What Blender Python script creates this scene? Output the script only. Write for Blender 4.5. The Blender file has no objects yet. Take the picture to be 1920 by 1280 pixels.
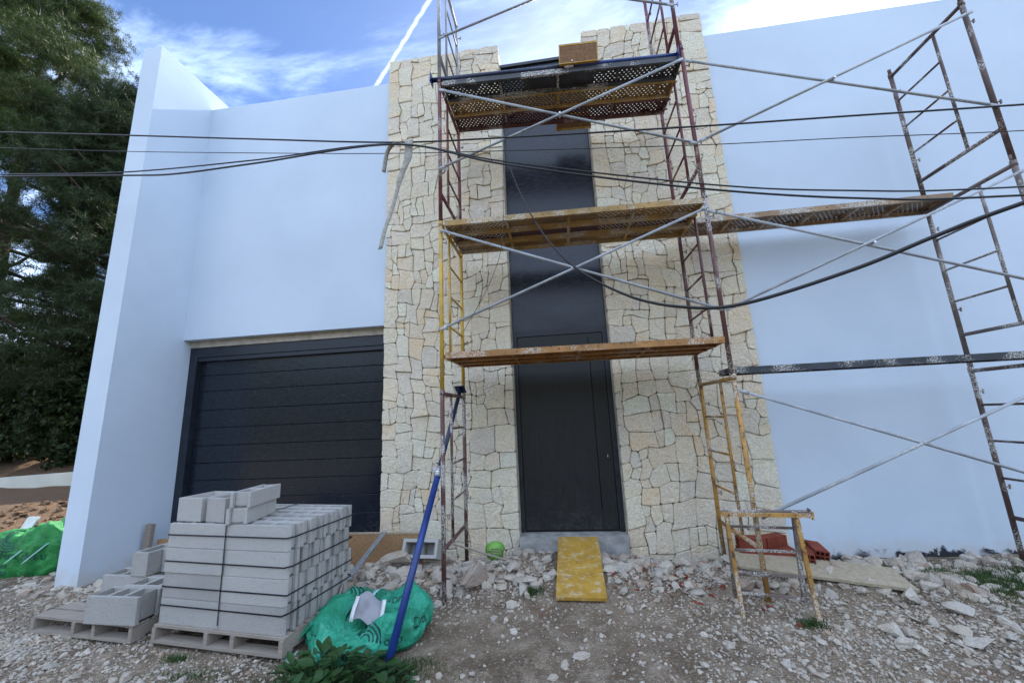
import bpy, math, random
import numpy as np
from mathutils import Vector, Matrix
from mathutils.bvhtree import BVHTree

random.seed(7); rng = np.random.default_rng(7)
SC = bpy.context.scene
COL = SC.collection

# ------------------------------------------------------------------ camera
cam_d = bpy.data.cameras.new('camera'); cam = bpy.data.objects.new('camera', cam_d); COL.objects.link(cam)
cam_d.sensor_width = 36; cam_d.lens = 721 / 1920 * 36; cam_d.clip_start = .05; cam_d.clip_end = 2000
RM = [[0.9911077952, 0.0674428188, 0.1147031141], [0.1254728657, -0.1867467314, -0.9743624676], [-0.0442933197, 0.9800903655, -0.1935483850]]
cam.matrix_world = Matrix.Translation((0, 0, 1.6)) @ Matrix(RM).to_4x4()
SC.camera = cam

# ------------------------------------------------------------------ sun, sky, exposure
SUN = Vector((.09, 1.0, .873)).normalized()
EL = math.asin(SUN.z); AZ = math.atan2(SUN.x, SUN.y)
sd = bpy.data.lights.new('sun', 'SUN'); sd.energy = 2.0; sd.angle = math.radians(.6); sd.color = (1, .93, .84)
so = bpy.data.objects.new('sun', sd); COL.objects.link(so); so.rotation_euler = SUN.to_track_quat('Z', 'Y').to_euler(); so.location = (8, 30, 30)
SC.view_settings.view_transform = 'Standard'; SC.view_settings.look = 'None'; SC.view_settings.gamma = 1
SC.view_settings.use_curve_mapping = False
SC.view_settings.exposure = 2.58

W = bpy.data.worlds.new('World'); SC.world = W; W.use_nodes = True
wn = W.node_tree.nodes; wl = W.node_tree.links; wn.clear()
def wnode(t, **k):
    n = wn.new(t)
    for a, b in k.items(): setattr(n, a, b)
    return n
def wmath(op, a, b=None, c=None, clamp=False):
    n = wn.new('ShaderNodeMath'); n.operation = op; n.use_clamp = clamp
    for i, v in enumerate((a, b, c)):
        if v is None: continue
        if isinstance(v, (int, float)): n.inputs[i].default_value = v
        else: wl.new(v, n.inputs[i])
    return n.outputs[0]
sky = wnode('ShaderNodeTexSky', sky_type='NISHITA', sun_disc=False)
sky.sun_elevation = EL; sky.sun_rotation = AZ; sky.altitude = 50; sky.air_density = .62; sky.dust_density = .25; sky.ozone_density = 6.0
tc = wnode('ShaderNodeTexCoord')
sep = wnode('ShaderNodeSeparateXYZ'); wl.new(tc.outputs['Generated'], sep.inputs[0])
zc = wmath('MAXIMUM', sep.outputs[2], .06)
px = wmath('DIVIDE', sep.outputs[0], zc); py = wmath('DIVIDE', sep.outputs[1], zc)
comb = wnode('ShaderNodeCombineXYZ'); wl.new(px, comb.inputs[0]); wl.new(py, comb.inputs[1])
mp = wnode('ShaderNodeMapping'); mp.inputs['Rotation'].default_value = (0, 0, .75); mp.inputs['Scale'].default_value = (1.0, 2.6, 1); mp.inputs['Location'].default_value = (3.1, 1.7, 0)
wl.new(comb.outputs[0], mp.inputs[0])
n1 = wnode('ShaderNodeTexNoise'); n1.inputs['Scale'].default_value = 1.5; n1.inputs['Detail'].default_value = 9; n1.inputs['Roughness'].default_value = .62; n1.inputs['Distortion'].default_value = .35
wl.new(mp.outputs[0], n1.inputs['Vector'])
n2 = wnode('ShaderNodeTexNoise'); n2.inputs['Scale'].default_value = .55; n2.inputs['Detail'].default_value = 3
wl.new(comb.outputs[0], n2.inputs['Vector'])
cl = wmath('MULTIPLY', n1.outputs[0], wmath('ADD', n2.outputs[0], .55))
mr = wnode('ShaderNodeMapRange', interpolation_type='SMOOTHSTEP'); mr.inputs['From Min'].default_value = .47; mr.inputs['From Max'].default_value = .75
wl.new(cl, mr.inputs['Value'])
cfac = wmath('MULTIPLY', mr.outputs[0], .42)
# broken bright cloud fills the sky round a blue gap ahead of the camera
gapd = wnode('ShaderNodeVectorMath', operation='DOT_PRODUCT'); wl.new(tc.outputs['Generated'], gapd.inputs[0]); gapd.inputs[1].default_value = Vector((-.33, .56, .76)).normalized()
gr = wnode('ShaderNodeMapRange', interpolation_type='SMOOTHSTEP'); gr.inputs['From Min'].default_value = .93; gr.inputs['From Max'].default_value = .60; gr.inputs['To Max'].default_value = .75
wl.new(gapd.outputs['Value'], gr.inputs['Value'])
cv = wnode('ShaderNodeMapRange', interpolation_type='SMOOTHSTEP'); cv.inputs['From Min'].default_value = .66; cv.inputs['From Max'].default_value = 1.05; cv.inputs['To Max'].default_value = .92
wl.new(wmath('ADD', n1.outputs[0], gr.outputs[0]), cv.inputs['Value'])
cfac = wmath('MAXIMUM', cfac, cv.outputs[0])
# contrail: a narrow trail along one great circle
d1 = Vector((-.197, .577, .792)); d2 = Vector((-.326, .64, .696)); nn = d1.cross(d2).normalized(); mid = (d1 + d2).normalized()
dn = wnode('ShaderNodeVectorMath', operation='DOT_PRODUCT'); wl.new(tc.outputs['Generated'], dn.inputs[0]); dn.inputs[1].default_value = nn
n3 = wnode('ShaderNodeTexNoise'); n3.inputs['Scale'].default_value = 55; n3.inputs['Detail'].default_value = 4; wl.new(tc.outputs['Generated'], n3.inputs['Vector'])
dist = wmath('ABSOLUTE', wmath('ADD', dn.outputs['Value'], wmath('MULTIPLY', wmath('SUBTRACT', n3.outputs[0], .5), .006)))
tr = wnode('ShaderNodeMapRange', interpolation_type='SMOOTHSTEP'); tr.inputs['From Min'].default_value = .0052; tr.inputs['From Max'].default_value = .0008; wl.new(dist, tr.inputs['Value'])
dm = wnode('ShaderNodeVectorMath', operation='DOT_PRODUCT'); wl.new(tc.outputs['Generated'], dm.inputs[0]); dm.inputs[1].default_value = mid
seg = wnode('ShaderNodeMapRange', interpolation_type='SMOOTHSTEP'); seg.inputs['From Min'].default_value = .82; seg.inputs['From Max'].default_value = .93; wl.new(dm.outputs['Value'], seg.inputs['Value'])
trail = wmath('MULTIPLY', wmath('MULTIPLY', tr.outputs[0], seg.outputs[0]), .5)
cfac = wmath('MAXIMUM', cfac, trail)
cfac = wmath('MULTIPLY', cfac, wmath('MULTIPLY', sep.outputs[2], 12, clamp=True))
mixc = wnode('ShaderNodeMix', data_type='RGBA'); wl.new(cfac, mixc.inputs['Factor']); wl.new(sky.outputs[0], mixc.inputs['A']); mixc.inputs['B'].default_value = (6.1, 7.6, 10.3, 1)
bg = wnode('ShaderNodeBackground'); bg.inputs['Strength'].default_value = .05; wl.new(mixc.outputs['Result'], bg.inputs['Color'])
wo = wnode('ShaderNodeOutputWorld'); wl.new(bg.outputs[0], wo.inputs['Surface'])

SC.cycles.max_bounces = 8; SC.cycles.diffuse_bounces = 4; SC.cycles.glossy_bounces = 4; SC.cycles.transparent_max_bounces = 12
SC.cycles.use_denoising = True

# ------------------------------------------------------------------ material helpers
class NT:
    def __init__(s, name):
        s.m = bpy.data.materials.new(name); s.m.use_nodes = True
        s.n = s.m.node_tree.nodes; s.l = s.m.node_tree.links
        s.b = s.n['Principled BSDF']; s.out = s.n['Material Output']
        s.pos = None
    def node(s, t, **k):
        n = s.n.new(t)
        for a, b in k.items(): setattr(n, a, b)
        return n
    def link(s, a, b): s.l.new(a, b)
    def P(s):
        if s.pos is None: s.pos = s.node('ShaderNodeNewGeometry').outputs['Position']
        return s.pos
    def O(s): return s.node('ShaderNodeTexCoord').outputs['Object']
    def noise(s, scale, detail=4, rough=.55, vec=None, dist=0, stretch=None):
        n = s.node('ShaderNodeTexNoise'); n.inputs['Scale'].default_value = scale; n.inputs['Detail'].default_value = detail
        n.inputs['Roughness'].default_value = rough; n.inputs['Distortion'].default_value = dist
        v = vec if vec is not None else s.P()
        if stretch:
            m = s.node('ShaderNodeMapping'); m.inputs['Scale'].default_value = stretch; s.link(v, m.inputs[0]); v = m.outputs[0]
        s.link(v, n.inputs['Vector']); return n.outputs[0]
    def ramp(s, val, lo, hi, a=0., b=1., smooth=True):
        r = s.node('ShaderNodeMapRange'); r.interpolation_type = 'SMOOTHSTEP' if smooth else 'LINEAR'
        r.inputs['From Min'].default_value = lo; r.inputs['From Max'].default_value = hi
        r.inputs['To Min'].default_value = a; r.inputs['To Max'].default_value = b
        s.link(val, r.inputs['Value']); return r.outputs[0]
    def math(s, op, a, b=None, clamp=False):
        n = s.node('ShaderNodeMath'); n.operation = op; n.use_clamp = clamp
        for i, v in enumerate((a, b)):
            if v is None: continue
            if isinstance(v, (int, float)): n.inputs[i].default_value = v
            else: s.link(v, n.inputs[i])
        return n.outputs[0]
    def mix(s, f, a, b, blend='MIX'):
        n = s.node('ShaderNodeMix', data_type='RGBA', blend_type=blend)
        for key, v in (('Factor', f), ('A', a), ('B', b)):
            if isinstance(v, (int, float)): n.inputs[key].default_value = v
            elif isinstance(v, (tuple, list)): n.inputs[key].default_value = (*v[:3], 1)
            else: s.link(v, n.inputs[key])
        return n.outputs['Result']
    def color(s, c):
        if isinstance(c, (tuple, list)): s.b.inputs['Base Color'].default_value = (*c[:3], 1)
        else: s.link(c, s.b.inputs['Base Color'])
    def rough(s, v):
        if isinstance(v, (int, float)): s.b.inputs['Roughness'].default_value = v
        else: s.link(v, s.b.inputs['Roughness'])
    def spec(s, v): s.b.inputs['Specular IOR Level'].default_value = v
    def bump(s, h, strength=.3, dist=.01, normal=None):
        n = s.node('ShaderNodeBump'); n.inputs['Strength'].default_value = strength; n.inputs['Distance'].default_value = dist
        s.link(h, n.inputs['Height'])
        if normal is not None: s.link(normal, n.inputs['Normal'])
        s.link(n.outputs[0], s.b.inputs['Normal']); return n.outputs[0]
    def bevel(s, r):
        n = s.node('ShaderNodeBevel'); n.samples = 4; n.inputs['Radius'].default_value = r; return n.outputs[0]
    def objrand(s): return s.node('ShaderNodeObjectInfo').outputs['Random']
    def island(s): return s.node('ShaderNodeNewGeometry').outputs['Random Per Island']

def simple(name, c, rough=.6, spec=.4, var=.12, scale=6, bump=.0, bscale=60, metal=0):
    t = NT(name); n = t.noise(scale, 5)
    t.color(t.mix(t.ramp(n, .3, .7), tuple(x * (1 - var) for x in c), tuple(min(1, x * (1 + var)) for x in c)))
    t.rough(rough); t.spec(spec); t.b.inputs['Metallic'].default_value = metal
    if bump: t.bump(t.noise(bscale, 5), bump, .005)
    return t.m

def paint_steel(name, c, splat=.5, rust=.35, rough=.55, splatc=(.50, .48, .44)):
    """old scaffold paint: rust breaking through, plaster and mortar splashes"""
    t = NT(name)
    big = t.noise(5, 3); fine = t.noise(85, 6, .7)
    base = t.mix(t.ramp(big, .35, .65), tuple(x * .8 for x in c), tuple(min(1, x * 1.15) for x in c))
    r = t.ramp(t.noise(22, 6, .7), .68 - rust * .3, .74 - rust * .22)
    base = t.mix(r, base, (.075, .038, .022))
    sp = t.ramp(t.math('MULTIPLY', fine, t.ramp(t.noise(3.1, 2), .3, .62, .55, 1.25)), .66 - splat * .13, .72 - splat * .11)
    t.color(t.mix(sp, base, splatc)); t.rough(t.mix(sp, (rough,) * 3, (.9,) * 3)); t.spec(.4)
    t.bump(t.math('ADD', fine, sp), .25, .004)
    return t.m

M = {}
# white render
def stucco(name, base_dirt=False):
    t = NT(name)
    a = t.noise(.7, 4, .6); f = t.noise(140, 3, .6); streak = t.noise(3.0, 4, .6, stretch=(1, 1, .12))
    c = t.mix(t.ramp(a, .3, .7), (.49, .56, .64), (.54, .61, .69))
    c = t.mix(t.ramp(streak, .55, .8, 0, .10), c, (.6, .6, .6))
    z = t.node('ShaderNodeSeparateXYZ'); t.link(t.P(), z.inputs[0]); zz = z.outputs[2]
    # mud splashes low on the wall, ragged
    e = t.math('ADD', zz, t.math('MULTIPLY', t.math('SUBTRACT', t.noise(5, 6, .7), .5), .5))
    c = t.mix(t.ramp(e, .22, .03, 0, .55), c, (.50, .47, .43))
    if base_dirt:
        e2 = t.math('ADD', zz, t.math('MULTIPLY', t.math('SUBTRACT', t.noise(9, 7, .75), .5), .32))
        g = t.math('MULTIPLY', t.ramp(e2, .07, .045), t.ramp(t.noise(1.7, 3), .46, .52))
        c = t.mix(g, c, (.03, .032, .036))
    t.color(c); t.rough(.9); t.spec(.2)
    t.bump(t.math('ADD', f, t.math('ADD', t.math('MULTIPLY', t.noise(9, 3), .6), t.math('MULTIPLY', t.noise(2.2, 4, .6, stretch=(1, 1, 2)), 1.6))), .22, .008)
    return t.m
M['stucco'] = stucco('white_render'); M['stucco_base'] = stucco('white_render_chipped_base', True)

def stone_mat(name, cols, rnd, pale=(.47, .46, .435)):
    t = NT(name)
    r = t.objrand() if rnd == 'object' else t.island()
    cr = t.node('ShaderNodeValToRGB'); t.link(r, cr.inputs[0]); el = cr.color_ramp.elements
    el[0].position = 0; el[0].color = (*cols[0], 1); el[1].position = 1; el[1].color = (*cols[-1], 1)
    for i, c in enumerate(cols[1:-1]):
        e = el.new((i + 1) / (len(cols) - 1)); e.color = (*c, 1)
    big = t.noise(7, 5, .65); f = t.noise(55, 6, .7)
    c = t.mix(t.ramp(big, .3, .7, 0, .55), cr.outputs[0], pale)
    c = t.mix(t.ramp(t.noise(16, 5, .7), .58, .72, 0, .35), c, (.50, .38, .22))
    c = t.mix(t.ramp(f, .35, .62, .0, 1), t.mix(.4, c, (.28, .25, .20)), c)
    t.color(c); t.rough(.92); t.spec(.2)
    t.bump(t.math('ADD', t.math('MULTIPLY', f, .5), t.math('ADD', t.noise(13, 6, .72), t.math('MULTIPLY', t.noise(24, 5, .65, stretch=(1, 1, 1.8), dist=.8), .7))), .8, .03)
    return t.m
M['stone'] = stone_mat('cream_facade_stone', [(0.82, 0.7, 0.495), (0.762, 0.66, 0.484), (0.785, 0.658, 0.491), (0.808, 0.615, 0.391), (0.82, 0.799, 0.611), (0.752, 0.621, 0.447), (0.669, 0.578, 0.465), (0.82, 0.726, 0.53), (0.82, 0.612, 0.387)], 'object', (.78, .725, .62))
M['stone_small'] = stone_mat('cream_facade_small_stone', [(0.82, 0.7, 0.495), (0.762, 0.66, 0.484), (0.785, 0.658, 0.491), (0.808, 0.615, 0.391), (0.82, 0.799, 0.611), (0.752, 0.621, 0.447), (0.669, 0.578, 0.465), (0.82, 0.726, 0.53), (0.82, 0.612, 0.387)], 'island', (.78, .725, .62))
M['rock'] = stone_mat('loose_rock', [(0.478, 0.4, 0.306), (0.573, 0.484, 0.378), (0.395, 0.327, 0.252), (0.527, 0.442, 0.36), (0.431, 0.336, 0.242), (0.622, 0.525, 0.422)], 'object')
M['rubble'] = stone_mat('rubble_stones', [(0.502, 0.421, 0.323), (0.418, 0.348, 0.27), (0.598, 0.504, 0.404), (0.322, 0.263, 0.197), (0.478, 0.389, 0.296), (0.359, 0.21, 0.126), (0.551, 0.463, 0.367), (0.287, 0.2, 0.134), (0.658, 0.568, 0.458), (0.455, 0.368, 0.279)], 'island')
M['redrock'] = stone_mat('reddish_rock', [(.36, .25, .18), (.30, .2, .14), (.4, .3, .22)], 'object')
M['mortar'] = simple('joint_mortar', (.19, .165, .125), .95, .1, .3, 30, .4, 80)
M['concrete'] = simple('cast_concrete', (.30, .29, .275), .9, .2, .25, 9, .4, 70)

def block_mat():
    t = NT('concrete_block')
    f = t.noise(170, 4, .7); s = t.noise(100, 4, .65); b = t.noise(2.3, 3)
    c = t.mix(t.objrand(), (.32, .305, .285), (.44, .425, .40))
    c = t.mix(t.ramp(b, .35, .65, 0, .3), c, (.50, .46, .42))
    c = t.mix(t.ramp(s, .57, .70, 0, .75), c, (.20, .19, .175))
    c = t.mix(t.ramp(f, .55, .75, 0, .6), c, (.52, .51, .49))
    t.color(c); t.rough(.95); t.spec(.15)
    t.bump(t.math('ADD', t.math('ADD', f, s), t.math('MULTIPLY', t.noise(22, 4, .6), 1.2)), .7, .009, t.bevel(.009))
    return t.m
M['block'] = block_mat()

def dark_panel(name, c, rough, grain=None, gs=.25):
    t = NT(name)
    g = t.noise(18, 6, .65, stretch=grain) if grain else t.noise(8, 4)
    t.color(t.mix(t.ramp(g, .3, .7), tuple(x * .75 for x in c), tuple(x * 1.3 for x in c)))
    base = t.b.inputs['Base Color'].links[0].from_socket; z = t.node('ShaderNodeSeparateXYZ'); t.link(t.P(), z.inputs[0])
    e = t.math('ADD', z.outputs[2], t.math('MULTIPLY', t.math('SUBTRACT', t.noise(3.5, 6, .7), .5), 1.6))
    dust = t.math('MULTIPLY', t.ramp(e, .75, -.2, .0, .30), t.ramp(t.noise(30, 5, .7), .35, .75))
    t.color(t.mix(dust, base, (.20, .185, .165)))
    t.rough(t.ramp(t.math('ADD', g, dust), .3, .9, rough * .85, rough * 1.5)); t.spec(.4)
    t.bump(g, gs, .0012)
    return t.m
M['garage'] = dark_panel('anthracite_garage_panel', (.010, .014, .021), .22, (1, 1, 6), .10)
M['frame_dark'] = dark_panel('anthracite_frame', (.014, .018, .026), .38)
M['door'] = dark_panel('anthracite_door_woodgrain', (.010, .0105, .0125), .42, (5, 5, .35), .30)
M['panel_up'] = dark_panel('anthracite_upper_panel', (.014, .017, .025), .26, (.6, 5, 3.5), .12)
M['lock'] = simple('dark_lock_metal', (.01, .01, .01), .3); M['steel'] = simple('bright_steel', (.55, .56, .58), .35, .5, .1, 20, .1, 90, .8)
M['galv'] = paint_steel('galvanised_brace', (.30, .32, .34), .1, .2, .5)
M['galv2'] = paint_steel('galvanised_frame', (.24, .23, .23), .45, .35, .55)
M['red'] = paint_steel('maroon_frame_paint', (.125, .032, .036), .25, .2)
M['red2'] = paint_steel('maroon_frame_paint_worn', (.095, .040, .036), .48, .35)
M['yellow'] = paint_steel('yellow_frame_paint', (.48, .29, .035), .12, .2)
M['orange'] = paint_steel('ochre_frame_paint', (.36, .19, .045), .30, .55)
M['brown'] = paint_steel('rusty_frame_paint', (.085, .05, .042), .45, .6)
M['grey_rust'] = paint_steel('greyed_frame_paint', (.15, .115, .10), .45, .45)
M['blue'] = paint_steel('blue_prop_paint', (.012, .035, .155), -1.2, .0, .35)
M['blue2'] = paint_steel('navy_prop_paint', (.010, .020, .055), -.9, .05, .4)
M['blackplank'] = paint_steel('black_plank_paint', (.035, .04, .05), .5, .1)

def deck_mat(name, c, splat, mask=False):
    """perforated steel deck: the holes are really open"""
    t = NT(name)
    fine = t.noise(90, 6, .7); big = t.noise(4, 3)
    base = t.mix(t.ramp(big, .35, .65), tuple(x * .75 for x in c), tuple(min(1, x * 1.2) for x in c))
    base = t.mix(t.ramp(t.noise(17, 6, .7), .57, .66), base, (.06, .033, .02))
    sp = t.ramp(fine, .66 - splat * .14, .74 - splat * .14)
    t.color(t.mix(sp, base, (.42, .39, .35))); t.rough(.75); t.spec(.3); t.bump(fine, .3, .004)
    s = t.node('ShaderNodeSeparateXYZ'); t.link(t.O(), s.inputs[0]); x, y = s.outputs[0], s.outputs[1]
    S = .05
    row = t.math('FLOOR', t.math('DIVIDE', y, S * .6))
    xo = t.math('ADD', t.math('DIVIDE', x, S), t.math('MULTIPLY', t.math('MODULO', t.math('ABSOLUTE', row), 2), .5))
    fx = t.math('MULTIPLY', t.math('SUBTRACT', t.math('FRACT', xo), .5), S)
    fy = t.math('MULTIPLY', t.math('SUBTRACT', t.math('FRACT', t.math('DIVIDE', y, S * .6)), .5), S * .6)
    d = t.math('SQRT', t.math('ADD', t.math('MULTIPLY', fx, fx), t.math('MULTIPLY', fy, fy)))
    hole = t.math('LESS_THAN', d, .0088)
    if mask:  # holes only in the end thirds
        hole = t.math('MULTIPLY', hole, t.math('GREATER_THAN', t.math('ABSOLUTE', t.math('SUBTRACT', x, 1.33)), .40))
    # blocked by mortar here and there
    hole = t.math('MULTIPLY', hole, t.math('GREATER_THAN', t.noise(7, 3), .40))
    tr = t.node('ShaderNodeBsdfTransparent'); mx = t.node('ShaderNodeMixShader')
    t.link(hole, mx.inputs[0]); t.link(t.b.outputs[0], mx.inputs[1]); t.link(tr.outputs[0], mx.inputs[2]); t.link(mx.outputs[0], t.out.inputs['Surface'])
    return t.m
M['deck_grey'] = deck_mat('dark_grey_perforated_deck', (.05, .052, .06), .25, True)
M['deck_yellow'] = deck_mat('yellow_perforated_deck', (.25, .155, .055), .35)
M['deck_red'] = deck_mat('maroon_perforated_deck', (.085, .03, .028), .2)
M['deck_brown'] = deck_mat('brown_perforated_deck', (.20, .13, .075), .5)
M['plank_yellow'] = paint_steel('yellow_plank_paint', (.34, .21, .065), .45, .4)
M['plank_orange'] = paint_steel('orange_plank_paint', (.34, .165, .05), .30, .4)
M['plank_grey'] = paint_steel('grey_plank_paint', (.05, .05, .055), .6, .2)
M['plank_red'] = paint_steel('maroon_plank_paint', (.10, .035, .03), .3, .3)
M['plank_brown'] = paint_steel('brown_plank_paint', (.30, .19, .10), .7, .35)

def wood(name, a, b, stretch=(.6, 9, 9), rough=.8):
    t = NT(name); g = t.noise(9, 6, .65, vec=t.O(), stretch=stretch); f = t.noise(22, 5, .7)
    c = t.mix(t.ramp(g, .3, .7), a, b); c = t.mix(t.ramp(f, .6, .8, 0, .5), c, tuple(x * .4 for x in a))
    c = t.mix(t.math('MULTIPLY', t.objrand(), .35), c, tuple(x * .55 for x in b))
    t.color(c); t.rough(rough); t.spec(.25); t.bump(g, .4, .004); return t.m
M['pallet'] = wood('weathered_pallet_wood', (.24, .20, .165), (.34, .29, .24))
M['plywood'] = wood('pale_plywood', (.30, .24, .16), (.42, .35, .25), (3, 3, 3))
M['shutter_board'] = wood('orange_shutter_board', (.28, .15, .065), (.40, .25, .13), (3, .8, 4))
def yellow_board():
    t = NT('yellow_formwork_board')
    g = t.noise(7, 6, .7, stretch=(1, 1, 1)); h = t.noise(15, 6, .72, stretch=(.8, 1.25, 1.25)); f = t.noise(70, 4)
    c = t.mix(t.ramp(g, .35, .65), (.31, .17, .022), (.42, .25, .04))
    c = t.mix(t.ramp(h, .50, .66, 0, .7), c, (.50, .42, .30)); c = t.mix(t.ramp(f, .58, .72, 0, .6), c, (.30, .22, .10))
    t.color(c); t.rough(.7); t.spec(.3); t.bump(h, .2, .004); return t.m
M['yboard'] = yellow_board()
M['brownboard'] = wood('brown_formwork_face', (.13, .065, .03), (.24, .13, .06), (3, 3, 3))
M['brick'] = simple('red_hollow_brick', (.17, .038, .022), .85, .2, .3, 8, .3, 60)
M['cable'] = simple('black_cable', (.012, .012, .014), .45, .4)
M['cable_grey'] = simple('grey_cable', (.07, .072, .078), .5, .4)
M['strapcloth'] = simple('grey_webbing', (.33, .315, .28), .9, .1, .25, 40, .3, 200)
M['blackstrap'] = simple('black_strapping', (.012, .012, .016), .45, .4)
M['limegreen'] = simple('lime_plastic', (.16, .36, .06), .45, .4)
M['dirtyplastic'] = simple('white_plastic', (.62, .62, .63), .5, .4, .15)
M['greysheet'] = simple('grey_sheet', (.25, .24, .26), .7, .3, .2, 10, .2, 20)
M['creamwall'] = simple('cream_wall', (.55, .53, .45), .9, .2, .08, 1.3, .2, 60)
M['roofdeck'] = simple('roof_gravel', (.4, .38, .35), .95, .1)
M['beige'] = simple('unpainted_lintel', (.36, .32, .26), .9, .2, .2, 8, .3, 60)
M['rubber'] = simple('dark_plinth', (.05, .05, .055), .8)
def bag_mat(name, a, b):
    t = NT(name); n = t.noise(5, 4); w = t.noise(60, 5, .6); dirt = t.noise(11, 6, .7)
    c = t.mix(t.ramp(n, .35, .65), a, b); c = t.mix(t.ramp(dirt, .58, .75, 0, .5), c, (.30, .29, .25))
    t.color(c); t.rough(.62); t.spec(.3); t.bump(t.math('ADD', t.math('MULTIPLY', w, .35), t.math('ADD', t.noise(13, 5, .65), t.noise(5, 3, .5, dist=1.5))), .9, .025)
    return t.m
M['bag'] = bag_mat('green_woven_bag', (.014, .205, .11), (.034, .315, .20)); M['bag2'] = bag_mat('leaf_green_woven_bag', (.010, .15, .034), (.028, .23, .055))
M['print'] = simple('dark_bag_print', (.008, .05, .045), .6)
M['webbing'] = simple('blue_white_bag_loop', (.25, .45, .42), .7)

def ground_mat():
    t = NT('dirt_and_gravel')
    p = t.P()
    big = t.noise(.8, 5, .6); med = t.noise(5, 6, .65); fine = t.noise(45, 6, .7); grit = t.noise(120, 4, .7)
    c = t.mix(t.ramp(big, .35, .65), (.118, .084, .056), (.215, .162, .112))
    c = t.mix(t.ramp(med, .42, .70, 0, .6), c, (.37, .30, .225))
    c = t.mix(t.ramp(fine, .5, .72, 0, .6), c, (.47, .42, .345))
    c = t.mix(t.ramp(grit, .56, .7, 0, .55), c, (.13, .10, .075))
    # reddish brick dust in patches
    c = t.mix(t.ramp(t.noise(1.9, 4), .60, .72, 0, .45), c, (.22, .115, .075))
    s = t.node('ShaderNodeSeparateXYZ'); t.link(p, s.inputs[0])
    # excavated brown soil left of the house
    soil = t.ramp(t.math('ADD', s.outputs[0], t.math('MULTIPLY', med, 1.0)), -6.0, -6.8)
    soil = t.math('MULTIPLY', soil, t.ramp(s.outputs[1], 4.5, 5.4))
    c = t.mix(soil, c, t.mix(t.ramp(fine, .35, .65), (.085, .050, .030), (.175, .115, .072)))
    hillf = t.ramp(t.math('ADD', s.outputs[1], t.math('MULTIPLY', med, 3.0)), -8.0, -10.5)  # dark green tone of the hillside added behind the camera
    c = t.mix(hillf, c, t.mix(t.ramp(t.noise(.7, 5, .7), .35, .65), (.025, .035, .012), (.075, .085, .035)))
    t.color(c); t.rough(.97); t.spec(.15)
    v = t.node('ShaderNodeTexVoronoi'); v.inputs['Scale'].default_value = 55; t.link(p, v.inputs['Vector'])
    h = t.math('ADD', t.math('MULTIPLY', fine, 1.2), t.math('MULTIPLY', t.ramp(v.outputs['Distance'], 0, .55, 1, 0), .9))
    t.bump(t.math('ADD', h, t.math('MULTIPLY', grit, .35)), .8, .018)
    return t.m
M['ground'] = ground_mat()
def leafmat(name, a, b, trans=.25, rough=.55):
    t = NT(name); r = t.island(); n = t.noise(.9, 3)
    c = t.mix(r, a, b); c = t.mix(t.ramp(n, .35, .65, 0, .35), c, tuple(x * .6 for x in a))
    t.color(c); t.rough(rough); t.spec(.3)
    tr = t.node('ShaderNodeBsdfTranslucent'); t.link(c, tr.inputs['Color']); mx = t.node('ShaderNodeMixShader'); mx.inputs[0].default_value = trans
    t.link(t.b.outputs[0], mx.inputs[1]); t.link(tr.outputs[0], mx.inputs[2]); t.link(mx.outputs[0], t.out.inputs['Surface']); return t.m
M['pine'] = leafmat('pine_needles', (.026, .050, .010), (.078, .112, .024)); M['pine2'] = leafmat('dark_pine_needles', (.018, .034, .010), (.052, .076, .022))
M['hedge'] = leafmat('hedge_leaves', (.016, .03, .009), (.05, .08, .02)); M['grass'] = leafmat('grass_blades', (.03, .07, .018), (.08, .13, .035))
M['weed'] = leafmat('weed_leaf', (.018, .055, .014), (.04, .095, .026), .2, .45)
M['bark'] = simple('pine_bark', (.06, .045, .035), .95, .1, .35, 8, .5, 20)

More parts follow.
